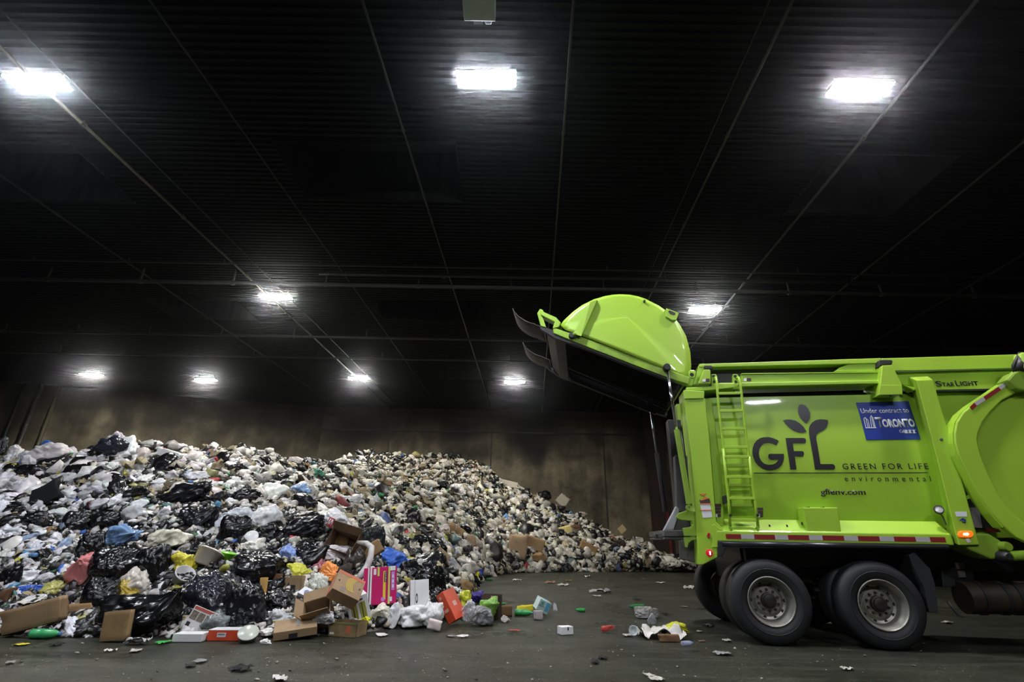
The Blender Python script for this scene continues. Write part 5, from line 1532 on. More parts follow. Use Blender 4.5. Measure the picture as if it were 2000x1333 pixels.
def words(t, dims, face, txt, r, m, bold=.01, turn=0, lift=.005):
    cu = bpy.data.curves.new('lettering', 'FONT'); cu.body = txt; cu.offset = bold; cu.resolution_u = 3
    tmp = bpy.data.objects.new('lettering', cu); COL.objects.link(tmp)
    dg = bpy.context.evaluated_depsgraph_get(); dg.update()
    me = bpy.data.meshes.new_from_object(tmp.evaluated_get(dg)); bpy.data.objects.remove(tmp); bpy.data.curves.remove(cu)
    v = np.array([q.co[:] for q in me.vertices]); lo, hi = v.min(0), v.max(0)
    w, d, h = dims; u0, v0, u1, v1 = r
    for q in me.vertices:
        a = (q.co.x - lo[0]) / (hi[0] - lo[0]); b = (q.co.y - lo[1]) / (hi[1] - lo[1])
        if turn == 90: a, b = 1 - b, a
        if turn == -90: a, b = b, 1 - a
        u, vv = u0 + a * (u1 - u0), v0 + b * (v1 - v0)
        if face == 'front': q.co = (-w / 2 + u * w, -d / 2 - lift, -h / 2 + vv * h)
        elif face == 'top': q.co = (-w / 2 + u * w, -d / 2 + vv * d, h / 2 + lift)
        elif face == 'left': q.co = (-w / 2 - lift, d / 2 - u * d, -h / 2 + vv * h)
        else: q.co = (w / 2 + lift, -d / 2 + u * d, -h / 2 + vv * h)
    me.materials.clear(); me.materials.append(m)
    o = bpy.data.objects.new('lettering', me); COL.objects.link(o); o.parent = t
    md = o.modifiers.new('thickness', 'SOLIDIFY'); md.thickness = .002; md.offset = 0
    return o


def open_box(t, dims, m, m2, flaps=(60, 60, 60, 60), th=.008, name='carton_wall'):
    w, d, h = dims
    mb = MB()
    mb.box((-w / 2, -d / 2, -h / 2), (w / 2, d / 2, -h / 2 + th))
    for lo, hi in [((-w / 2, -d / 2, -h / 2), (w / 2, -d / 2 + th, h / 2)), ((-w / 2, d / 2 - th, -h / 2), (w / 2, d / 2, h / 2)), ((-w / 2, -d / 2, -h / 2), (-w / 2 + th, d / 2, h / 2)), ((w / 2 - th, -d / 2, -h / 2), (w / 2, d / 2, h / 2))]:
        mb.box(lo, hi)
    mb.obj('carton_frame', m, t)
    fl = min(w, d) * .48
    for i, ang in enumerate(flaps):
        if ang is None: continue
        L = w if i < 2 else d
        o = MB().box((-L / 2, 0, 0), (L / 2, fl, th)).obj('flap', m2, t)
        base = [(0, -d / 2, h / 2, math.pi), (0, d / 2, h / 2, 0), (-w / 2, 0, h / 2, math.pi / 2), (w / 2, 0, h / 2, -math.pi / 2)][i]
        o.location = base[:3]
        o.rotation_euler = Euler((0, 0, base[3])).to_matrix().to_4x4().to_euler() if False else (Matrix.Rotation(base[3], 3, 'Z') @ Matrix.Rotation(math.radians(90 - ang), 3, 'X')).to_euler()
    return t


# magenta diaper carton
D = (.49, .30, .52)
t, _ = box_root('diaper_box', 743, 1145, 64, D, (-6, -5, 10), 'magenta carton with white stripe standing in the front of the heap', 'box', 'the magenta box', 70)
closed_box(t, D, M_MAG)
on_face(t, D, 'front', (.13, 0, .17, 1), M_BOXW); on_face(t, D, 'front', (.20, 0, .25, 1), M_BOXW); on_face(t, D, 'front', (.175, .1, .195, .82), M_INK)
on_face(t, D, 'front', (.30, .80, .38, .96), M_BOXW, 'barcode_panel'); on_face(t, D, 'front', (.42, .76, .48, 1), M_LIME)
on_face(t, D, 'front', (.60, .12, .68, .88), M_YEL); on_face(t, D, 'front', (.63, .58, .71, .86), M_INK, 'name_panel')
words(t, D, 'front', 'jumbo', (.645, .60, .70, .84), M_BOXW, .015, -90, .006)
on_face(t, D, 'front', (.755, .0, .81, 1), M_LIME); on_face(t, D, 'front', (.72, .0, .755, 1), M_MAG); on_face(t, D, 'front', (.81, .88, .97, 1), M_BOXW)
on_face(t, D, 'front', (.85, .35, .95, .85), M_LILAC); on_face(t, D, 'front', (.79, .06, .88, .18), M_BOXW, 'barcode_panel')
mb = MB(); mb.lathe([(0, -D[1] / 2 - .004), (.028, -D[1] / 2 - .004), (.028, -D[1] / 2)], 20, 'Y', (.05, 0, -.19)); mb.obj('seal', M_LILAC, t)
for k in range(3): on_face(t, D, 'front', (.875, .42 + .13 * k, .925, .50 + .13 * k), M_BOXW, 'print', .006)
# white archive box
D = (.29, .24, .44)
t, _ = box_root('archive_box', 818, 1164, 46, D, (-8, -4, 16), 'plain white archive box with an oval hand slot standing on end', 'box', 'the archive box', 58)
closed_box(t, D, M_BOXW)
on_face(t, D, 'front', (.235, .02, .25, .98), mat('box edge line', (.10, .10, .11), .6), 'lid_edge')
MB().lathe([(.012, -D[1] / 2 - .004), (.022, -D[1] / 2 - .004), (.022, -D[1] / 2), (.012, -D[1] / 2)], 24, 'Y', (0, 0, 0), close=True).obj('hand_slot', M_INK, t).matrix_local = Matrix.Translation((-.045, 0, -.04)) @ Matrix.Diagonal((.8, 1, 3.2, 1))
# orange red box
D = (.16, .30, .46)
t, _ = box_root('red_box', 881, 1189, 38, D, (10, -32, -34), 'orange-red box tipped on its edge at the end of the heap', 'box', 'the red box', 62)
closed_box(t, D, M_ORED)
on_face(t, D, 'right', (.35, .42, .65, .58), mat('faded white ink', (.62, .35, .30), .5)); on_face(t, D, 'front', (.2, .35, .7, .45), mat('faded white ink', (.62, .35, .30), .5)); on_face(t, D, 'front', (.25, .8, .5, .9), mat('faded white ink', (.62, .35, .30), .5))
# red-white shoe-type box and its neighbours
D = (.38, .22, .12)
t, _ = box_root('red_box', 443, 1243, 56, D, (0, 0, 4), 'small red box with a white lid lying flat on the floor', 'box', 'the white-topped red box', 18)
closed_box(t, D, M_ORED)
on_face(t, D, 'top', (.0, 0, 1, 1), M_BOXW, 'box_lid'); on_face(t, D, 'front', (.30, .35, .58, .75), M_BOXW, 'print'); on_face(t, D, 'front', (.33, .55, .55, .68), mat('grey blue print', (.18, .18, .20), .6), 'print', .005)
D = (.36, .20, .09)
t, _ = box_root('white_carton', 373, 1248, 54, D, (0, 0, 3), 'flat white carton on the floor beneath the propped flyer', 'box', None, 13)
closed_box(t, D, M_BOXW)
MB().box((-.24, -.08, -.045), (-.18, .09, -.04)).obj('flap', M_KRAFT, t)
D = (.36, .012, .26)
t, _ = box_root('flyer', 393, 1212, 56, D, (-12, 18, 0), 'printed flyer with a red heading propped against black sacks', 'flyer', 'the propped flyer', 44)
closed_box(t, D, mat('glossy flyer paper', (.62, .60, .60), .4), 'sheet')
on_face(t, D, 'front', (.04, .84, .96, .98), mat('brick red print', (.35, .07, .05), .5), 'heading')
for u0 in (.05, .33, .62): on_face(t, D, 'front', (u0, .40, u0 + .25, .78), mat('photo print', (.22, .18, .14), .5, var=.7, vscale=60), 'picture_panel')
on_face(t, D, 'front', (.06, .06, .2, .26), M_INK, 'dark_panel')
# flat brown carton lid
D = (.52, .40, .10)
t, _ = box_root('carton', 577, 1229, 78, D, (12, -6, 22), 'flat brown carton lying on the floor with a printed strip on top', 'box', 'the flat brown carton', 42)
closed_box(t, D, M_KRAFT); on_face(t, D, 'top', (.52, .3, .60, .75), mat('grey blue print', (.18, .18, .20), .6)); on_face(t, D, 'front', (.35, .0, .55, .6), M_INK, 'hand_slot')
# open carton with flaps and film inside
D = (.36, .30, .26)
t, _ = box_root('carton', 622, 1203, 74, D, (40, -16, 10), 'open brown carton with lifted flaps and film inside, facing the floor', 'box', 'the open carton', 66)
open_box(t, D, M_KRAFTD, M_KRAFT, (20, 75, 35, None))
for k in range(2): on_face(t, D, 'front', (.25, .5 + .1 * k, .75, .55 + .1 * k), mat('grey print', (.20, .16, .13), .6), 'print')
D2 = (.32, .3, .24)
o = bpy.data.objects.new('crumpled_film', HC[1]); COL.objects.link(o); o.color = (.75, .75, .78, 1)
pz = CAM + ray(630, 1206) * (t.location[1] * .9255 + (t.location[2] - 1.25) * .3786 - .12)
o.matrix_world = Matrix.Translation(Vector(pz)) @ Matrix.Diagonal((.19, .12, .09, 1)); tag(o, 'silvery crumpled film inside the open carton', 'film')
# banana carton, brown top on white base
D = (.42, .34, .20)
t, _ = box_root('banana_carton', 676, 1152, 70, D, (46, 24, 24), 'brown carton printed with yellow bananas, tipped forward', 'box', 'the banana carton', 50, dz=-.55)
closed_box(t, D, M_KRAFT)
mb = MB()
for k in range(4):
    pts = []
    for j in range(9):
        a = math.radians(100 + j * 20)
        pts.append((.02 + k * .028 + .075 * math.cos(a), .01 + .115 * math.sin(a)))
    for j in range(8, -1, -1):
        a = math.radians(100 + j * 20)
        pts.append((.032 + k * .028 + .066 * math.cos(a), .01 + .105 * math.sin(a)))
    mb.prism([(x, y, D[2] / 2 + .001) for x, y in pts], (0, 0, .003))
mb.obj('banana_print', mat('mustard print', (.42, .30, .05), .6), t)
on_face(t, D, 'top', (0, .86, 1, 1), mat('faded red print', (.45, .12, .06), .6)); on_face(t, D, 'top', (.25, .08, .42, .28), mat('grey print', (.20, .16, .13), .6)); on_face(t, D, 'left', (0, 0, 1, .6), mat('faded red print', (.45, .12, .06), .6))
for u0 in (.1, .86): on_face(t, D, 'top', (u0, .46, u0 + .05, .54), M_INK, 'hand_slot')
D = (.30, .30, .34)
t, _ = box_root('white_carton', 697, 1186, 52, D, (6, -20, 26), 'white carton with yellow striped panels under the banana carton', 'box', None, 46)
closed_box(t, D, M_BOXW)
for u0 in (.15, .55): on_face(t, D, 'front', (u0, .1, u0 + .28, .75), mat('striped print', (.28, .26, .05), .5), 'print'); on_face(t, D, 'front', (u0 + .09, .1, u0 + .13, .75), M_INK, 'print'); on_face(t, D, 'front', (u0 + .05, .82, u0 + .2, .88), M_INK, 'hand_slot')
# printed white wrappers next to it
D = (.20, .16, .14)
t, _ = box_root('white_carton', 598, 1164, 40, D, (30, 18, -12), 'white folded packet with a blue round stamp among cartons', 'box', None, 30)
closed_box(t, D, M_BOXW); MB().lathe([(0, .073), (.035, .073), (.035, .069)], 20, 'Z').obj('stamp', mat('stamp blue', (.16, .18, .35), .6), t)
D = (.22, .16, .16)
t, _ = box_root('produce_tray', 575, 1140, 34, (.26, .2, .2), (4, 0, 4), 'small brown carton holding the yellow printed pack', 'box', None, 34)
open_box(t, (.26, .2, .2), M_KRAFT, M_KRAFT, (None,) * 4); on_face(t, (.26, .2, .2), 'front', (.4, .1, .7, .45), M_INK, 'hand_slot')
# tray at the floor
D = (.42, .28, .17)
t, _ = box_root('produce_tray', 680, 1229, 66, D, (0, 0, -14), 'low open produce tray of worn cardboard on the floor', 'box', 'the produce tray', 30)
open_box(t, D, mat('stained kraft', (.24, .17, .075), .8, var=.4, vscale=7), M_KRAFT, (None,) * 4)
on_face(t, D, 'front', (.62, .25, .78, .8), mat('tomato print', (.42, .10, .05), .6), 'print'); on_face(t, D, 'front', (.02, .86, .98, .98), mat('dull green print', (.12, .14, .05), .6), 'print'); on_face(t, D, 'front', (.05, .15, .2, .3), M_BOXW, 'print')
o = fit('W', 'foam_sheet', 676, 1200, 704, 1218, 0, (.66, .66, .68), 'white foam lump resting in the produce tray', 'foam', None)
# large torn carton with the red-lettered bag
D = (.62, .34, .36)
t, _ = box_root('carton', 676, 1066, 84, D, (68, 14, -14), 'large dark brown carton torn open high in the front heap', 'box', 'the torn carton', 50)
open_box(t, D, mat('wet kraft', (.14, .078, .038), .75, var=.4, vscale=4), mat('wet kraft flap', (.17, .10, .05), .75, var=.4, vscale=4), (None, 40, None, 15))
fit('X', 'carton', 646, 1042, 684, 1068, -14, (.20, .125, .05), 'smaller brown carton inside the torn carton', 'box', None, dr=.5, pull=.75)
o = fit('W', 'plastic_bag', 632, 997, 690, 1034, -18, (.74, .73, .76), 'white carrier bag with red and white lettering in the torn carton', 'bag', 'the red-lettered bag', var=1, pull=.55)
LB = (.2, .02, .13)
o2 = MB().box((-.30, -1.02, -.80), (.10, -.93, .05)).obj('logo', mat('signal red print', (.45, .015, .02), .45), o)
words(o, (2, 2, 2), 'front', 'S', (.38, .14, .52, .48), M_BOXW, .03, -90, .06)
fit('K', 'brown_sack', 672, 1066, 712, 1112, 0, (.060, .050, .042), 'dull brown plastic sack hanging below the torn carton', 'rubbish sack', None)
p = [CAM + ray(x, y) * z for x, y, z in [(700, 1060, 8.5), (716, 1062, 8.25), (726, 1070, 8.1), (724, 1088, 8.0), (717, 1108, 7.9), (706, 1124, 7.8), (694, 1138, 7.75)]]
o = MB().tube([Vector(q) - Vector(p[0]) for q in p], [.03, .045, .05, .05, .055, .06, .04], 10).obj('plastic_strap', mat('creased white plastic', (.58, .57, .55), .5, var=.3, vscale=8, bump=.6, bscale=12), smooth=True); o.location = p[0]
tag(o, 'white twisted plastic strap hanging from the torn carton', 'strap')
HEROES.append((708, 1100, 16, 40, 'the white strap', o, 7.9))
# dark brown box at the right end
D = (.30, .24, .36)
t, _ = box_root('brown_box', 960, 1185, 36, D, (0, 0, -14), 'dark brown open box at the end of the front heap', 'box', 'the dark brown box', 48)
open_box(t, D, mat('dark brown board', (.065, .035, .022), .7, var=.3, vscale=5), M_KRAFT, (None,) * 4)
MB().box((.02, -.125, .13), (.14, -.119, .17)).obj('sticker', mat('pale pink paper', (.62, .45, .38), .6), t)
# small diaper box out on the floor
D = (.24, .17, .20)
t, _ = box_root('diaper_box', 1059, 1183, 44, D, (14, 24, 24), 'small mint and blue carton lying tipped on the open floor', 'box', 'the mint carton', 38)
closed_box(t, D, M_MINT); on_face(t, D, 'front', (.62, .2, .95, .95), M_SKY); on_face(t, D, 'top', (.5, .1, .8, .9), M_SKY); on_face(t, D, 'top', (.82, .0, 1, 1), mat('peach print', (.62, .30, .15), .5)); on_face(t, D, 'front', (.15, .55, .4, .85), mat('teal print', (.15, .40, .38), .5)); on_face(t, D, 'front', (.02, .45, .55, .48), M_INK)

# ------------------------------------------------------------------ bottles, tubs and loose floor pieces
M_GLASS = mat('green bottle plastic', (.03, .22, .06), .12, coat=.5)
def bottle(x, y, wpx, yaw, col, label, short=None, clear=False, tilt=0):
    p, n, zc = spot(x, y)
    L = wpx / FPX * zc / 1.95
    o = bpy.data.objects.new('bottle', BOTTLE if not clear else BOTTLEC); COL.objects.link(o)
    o.rotation_euler = (0, math.radians(tilt), math.radians(yaw)); o.scale = (L, L, L); o.location = p + np.array([0, 0, .31 * L + .002]); o.color = (*col, 1)
    c = bpy.data.objects.new('cap', CAPM); COL.objects.link(c); c.parent = o; c.color = (.7, .7, .7, 1) if col[1] < .3 else (.1, .2, .5, 1)
    tag(o, label, 'bottle'); HEROES.append((x, y, wpx / 2, wpx / 4, short, o, zc)); return o


BOTTLEC = mesh_of('bottle', *lathe_np([(.0, -1), (.26, -.99), (.31, -.9), (.31, -.45), (.27, -.35), (.31, -.25), (.31, .2), (.27, .3), (.29, .42), (.2, .65), (.1, .82), (.1, .9), (.0, .9)]), M_CLEARF)
bottle(87, 1249, 54, 6, (.05, .36, .12), 'long green bottle on the floor at the long cardboard')
bottle(1024, 1204, 36, -10, (.05, .34, .09), 'fat green bottle on the floor in front of the mint carton', 'the fat green bottle')
bottle(1133, 1196, 20, 160, (.04, .38, .08), 'lone green bottle lying on the open floor', 'the lone green bottle')
bottle(1244, 1191, 28, 170, (.04, .38, .08), 'green bottle beside crumpled clear packaging', None)
bottle(1343, 1262, 26, 20, (.45, .48, .68), 'small clear bottle with a white label near the rear tyre', 'the clear bottle', True)
bottle(957, 1135, 14, 0, (.02, .20, .05), 'tiny green bottle at the foot of the far slope', None)
bottle(983, 1183, 14, 30, (.02, .20, .06), 'short green bottle behind the dark brown box', None)
bottle(1084, 1192, 26, 90, (.5, .5, .52), 'crushed grey foil cup right beside the mint carton', None, True, -30)


def tub(x, y, wpx, rot, col, label, name='food_tub', short=None, lid=None, up=.4):
    p, n, zc = spot(x, y)
    L = wpx / FPX * zc / 1.5
    o = bpy.data.objects.new(name, TUB); COL.objects.link(o)
    o.matrix_world = Matrix.Translation(Vector(p) + Vector((0, 0, up * L))) @ (Euler([math.radians(q) for q in rot]).to_matrix() @ Matrix.Rotation(-math.pi / 2, 3, 'Y')).to_4x4() @ Matrix.Diagonal((L, L, L, 1)); o.color = (*col, 1)
    if lid:
        c = bpy.data.objects.new('lid', LID); COL.objects.link(c); c.parent = o; c.color = (*lid, 1)
    tag(o, label, 'tub'); HEROES.append((x, y, wpx / 2, wpx / 3, short, o, zc)); return o


tub(443, 1097, 28, (0, 10, 0), (.16, .55, .02), 'lime green plastic tub in the middle of the slope', short='the lime tub', lid=(.18, .6, .02))
tub(354, 1140, 40, (20, 40, 0), (.50, .49, .50), 'white plastic pail lying open below the pointed yellow bag', 'pail', 'the white pail', None)
tub(400, 1106, 52, (-20, 15, 0), (.52, .47, .40), 'beige plastic bowl upside down beside the lime tub', 'bowl', 'the beige bowl', lid=(.52, .47, .40))
tub(26, 1074, 30, (60, 0, 0), (.66, .64, .60), 'round white pot lid facing outward near the frame edge', 'pot_lid', 'the round pot lid', lid=(.68, .66, .62))
tub(490, 1060, 26, (60, 20, 0), (.7, .7, .7), 'white round pot lid above the black sack by the lime tub', 'pot_lid', 'the white pot lid', lid=(.72, .72, .72))
tub(1237, 1242, 18, (80, 0, 0), (.66, .70, .72), 'small white drinks cup lying on the floor', 'cup', 'the white cup', up=.7)
tub(648, 1237, 24, (0, 80, 0), (.5, .5, .58), 'clear ribbed cup at the floor edge before the produce tray', 'cup', None, up=.7)
tub(482, 1255, 38, (35, 0, 20), (.44, .46, .40), 'translucent oval lid lying on the floor by the red box', 'pot_lid', None, lid=(.46, .48, .42), up=.35)

D = (.19, .14, .10)
t, _ = box_root('foam_box', 1104, 1233, 27, D, (0, 0, 22), 'white foam block alone on the open floor', 'box', 'the foam block', 15); closed_box(t, D, M_BOXW, 'foam_body'); on_face(t, D, 'front', (.5, .55, .6, .95), M_INK, 'slot')
for r in [
    ('paper_sheet', 1247, 1229, 1330, 1253, 0, (.70, .67, .63), 'large crumpled white sheet on the floor before the rear tyre', 'the crumpled sheet', 'S', 2.1),
    ('cardboard_sheet', 1286, 1244, 1328, 1257, 0, (.16, .09, .045), 'brown cardboard poking out under the large crumpled white sheet', None, 'X', .5),
    ('yellow_bag', 1296, 1221, 1346, 1244, -6, (.66, .64, .04), 'yellow crumpled bag by the white sheet near the rear tyre', 'the yellow floor bag', 'W', .9),
    ('red_rag', 1172, 1228, 1201, 1238, 14, (.48, .05, .035), 'red scrap lying alone on the open floor', 'the red scrap', 'W', .6),
    ('clear_packaging', 1239, 1190, 1290, 1211, 0, (.60, .58, .56), 'crumpled whitish packaging on the bare floor beside a green bottle', 'the crumpled packaging', 'W', .9),
    ('clear_cup', 1264, 1203, 1282, 1224, 0, (.6, .6, .62), 'small clear bag tip behind the large crumpled white sheet', None, 'C', .8),
    ('paper_sheet', 1148, 1152, 1194, 1161, 0, (.42, .42, .42), 'curled grey sheet far out on the floor', 'the curled sheet', 'S', .9),
    ('paper_sheet', 1334, 1146, 1362, 1154, 0, (.45, .43, .40), 'torn paper on the floor just behind the rear tyre', None, 'S', .9),
    ('white_foam', 505, 1232, 542, 1249, 8, (.72, .70, .66), 'cream foam shell on the floor beside the flat brown carton', None, 'W', .8),
    ('white_foam', 508, 1252, 532, 1261, -4, (.74, .72, .70), 'white foam scrap in front of the cream foam shell', None, 'W', .8),
    ('newspaper', 385, 1208, 452, 1246, 26, (.16, .18, .18), 'rolled grey newspaper in plastic sticking out of the heap foot', 'the rolled newspaper', 'W', .7),
    ('yellow_card', 1008, 1187, 1042, 1199, 4, (.70, .58, .04), 'yellow card on the floor behind the fat green bottle', None, 'X', .4),
    ('brown_card', 976, 1188, 1000, 1206, 0, (.17, .10, .05), 'small brown carton behind the grey bag on the floor', None, 'X', .7),
    ('tissue', 978, 1206, 998, 1218, 0, (.58, .52, .50), 'crumpled tissue on the floor below the small brown carton', None, 'W', .9),
    ('tissue', 1042, 1197, 1060, 1213, 0, (.42, .36, .36), 'pinkish foil pack next to the fat green bottle', None, 'X', .6),
    ('white_packet', 835, 1219, 862, 1236, -12, (.60, .50, .48), 'pale packet under the upright white bag', None, 'X', .6),
    ('orange_pack', 560, 1160, 570, 1165, 0, (.6, .25, .05), 'small orange packet by the round glossy sack', None, 'X', .8),
    ('teal_bottle', 508, 1130, 520, 1166, 4, (.55, .33, .10), 'orange and teal drinks carton beside the round glossy sack', 'the drinks carton', 'X', .8),
    ('brown_box', 526, 1122, 548, 1154, -6, (.14, .075, .04), 'reddish brown board standing by the drinks carton', None, 'X', .4),
    ('plastic_wrap', 244, 1250, 292, 1263, 4, (.42, .42, .42), 'flattened clear wrapper on the floor before the standing paper bag', None, 'S', .8),
]:
    fit(r[9], r[0], *r[1:5], r[5], r[6], r[7], 'scrap', r[8], dr=r[10])
# ================================================================== the many pieces of the heap
RS = np.random.RandomState(77)
PLACED = []      # px, py, size px
hx = np.array([h[0] for h in HEROES]); hy = np.array([h[1] for h in HEROES]); hw = np.array([h[2] for h in HEROES]); hh = np.array([h[3] for h in HEROES])
SIL = [(-60, 880), (0, 885), (230, 855), (480, 862), (560, 884), (650, 886), (700, 872), (860, 877), (960, 915), (1050, 958), (1150, 1012), (1250, 1058), (1345, 1102), (1400, 1108)]
BASE = [(-60, 1252), (0, 1250), (230, 1250), (480, 1245), (600, 1238), (760, 1222), (880, 1200), (920, 1165), (935, 1132), (1000, 1118), (1400, 1116)]
sx_, sy_ = zip(*SIL); bx_, by_ = zip(*BASE)
GCELL = 24
gridm = {}


def free(px, py, s, k):
    r = int(s * 1.2 // GCELL) + 2
    gx, gy = int(px // GCELL), int(py // GCELL)
    for i in range(gx - r, gx + r + 1):
        for j in range(gy - r, gy + r + 1):
            for (x, y, t) in gridm.get((i, j), ()):
                if (x - px) ** 2 + ((y - py) * 1.25) ** 2 < (k * (s + t) / 2) ** 2: return False
    return True


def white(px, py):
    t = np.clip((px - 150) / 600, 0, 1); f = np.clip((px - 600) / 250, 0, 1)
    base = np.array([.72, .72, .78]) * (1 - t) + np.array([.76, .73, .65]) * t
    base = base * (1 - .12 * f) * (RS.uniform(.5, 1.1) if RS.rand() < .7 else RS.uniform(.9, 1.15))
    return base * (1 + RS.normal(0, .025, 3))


COLOURS = [((.05, .15, .55), 'blue'), ((.12, .38, .66), 'light blue'), ((.62, .55, .04), 'yellow'), ((.40, .42, .06), 'lime yellow'), ((.06, .26, .10), 'green'), ((.45, .04, .04), 'red'), ((.55, .50, .06), 'mustard'), ((.10, .26, .26), 'teal'), ((.30, .40, .58), 'pale blue'), ((.34, .34, .12), 'olive')]
KIND_P = [('plastic_bag', .43), ('rubbish_sack', .20), ('clear_bag', .06), ('coloured_bag', .065), ('paper_scrap', .07), ('cardboard_scrap', .05), ('food_tub', .02), ('plastic_bottle', .04)]
kn, kp = [a for a, _ in KIND_P], np.array([b for _, b in KIND_P]); kp = kp / kp.sum()
ITEMS = []
tries = 0
while tries < 60000 and len(ITEMS) < 1750:
    tries += 1
    px = RS.uniform(-20, 1385)
    lo, hi = np.interp(px, sx_, sy_), np.interp(px, bx_, by_)
    py = RS.uniform(lo - 2, hi - 3)
    sp = spot(px, py)
    if sp is None or sp[2] > 40: continue
    p, n, zc = sp
    if p[2] < .02 and px > 900 and py > 1120: continue
    if p[2] < -.02: continue
    kind = kn[RS.choice(len(kn), p=kp)]
    near = zc < 14
    if kind in ('paper_scrap', 'cardboard_scrap') and near and RS.rand() < .5: kind = 'rubbish_sack'
    s = {'plastic_bag': RS.lognormal(math.log(.36 if near else .30), .32), 'rubbish_sack': RS.lognormal(math.log(.44 if near else .33), .30), 'clear_bag': RS.lognormal(math.log(.34), .25), 'coloured_bag': RS.lognormal(math.log(.24), .3), 'paper_scrap': RS.lognormal(math.log(.24), .3), 'cardboard_scrap': RS.lognormal(math.log(.30), .35), 'food_tub': .17, 'plastic_bottle': RS.uniform(.2, .3)}[kind]
    if 600 < px < 1010 and py < np.interp(px, [600, 700, 860, 960, 1010], [900, 925, 945, 945, 960]): s *= .6   # shredded far crest
    if kind == 'coloured_bag': s = min(s, .26)
    if kind == 'cardboard_scrap' and near: s = min(s, .30) * .8
    s = min(s, .62)
    if zc < 10 and py > 1130: s = min(s, .34)
    spx = s * FPX / zc
    m = (np.abs(hx - px) < hw * .85) & (np.abs(hy - py) < hh * .8)
    if m.any(): continue
    if zc < 10.5 and ((np.abs(hx - px) < hw + spx * .42) & (np.abs(hy - py) < hh + spx * .34)).any(): continue
    if not free(px, py, spx, .56): continue
    gridm.setdefault((int(px // GCELL), int(py // GCELL)), []).append((px, py, spx))
    ITEMS.append([kind, px, py, s, spx, p, n, zc])
print('items', len(ITEMS), tries)

LIM = {'plastic_bag': 290, 'rubbish_sack': 230, 'clear_bag': 70, 'coloured_bag': 110, 'paper_scrap': 90, 'cardboard_scrap': 80, 'food_tub': 30, 'plastic_bottle': 40}
ITEMS.sort(key=lambda q: -q[4])
IND, REST, used = [], [], {}
for it in ITEMS:
    k = it[0]
    if used.get(k, 0) < LIM[k] and it[4] > 7.5 and -15 < it[1] < 1372:
        used[k] = used.get(k, 0) + 1; IND.append(it)
    else: REST.append(it)
GROUP = {'plastic_bag': 'pale plastic bags on the heap', 'rubbish_sack': 'black sacks on the heap', 'clear_bag': 'clear bags on the heap', 'coloured_bag': 'coloured bags on the heap', 'paper_scrap': 'paper scraps on the heap', 'cardboard_scrap': 'cardboard scraps on the heap', 'food_tub': 'tubs on the heap', 'plastic_bottle': 'bottles on the heap'}
CATS = {'plastic_bag': 'bag', 'rubbish_sack': 'rubbish sack', 'clear_bag': 'bag', 'coloured_bag': 'bag', 'paper_scrap': 'paper', 'cardboard_scrap': 'cardboard', 'food_tub': 'tub', 'plastic_bottle': 'bottle'}

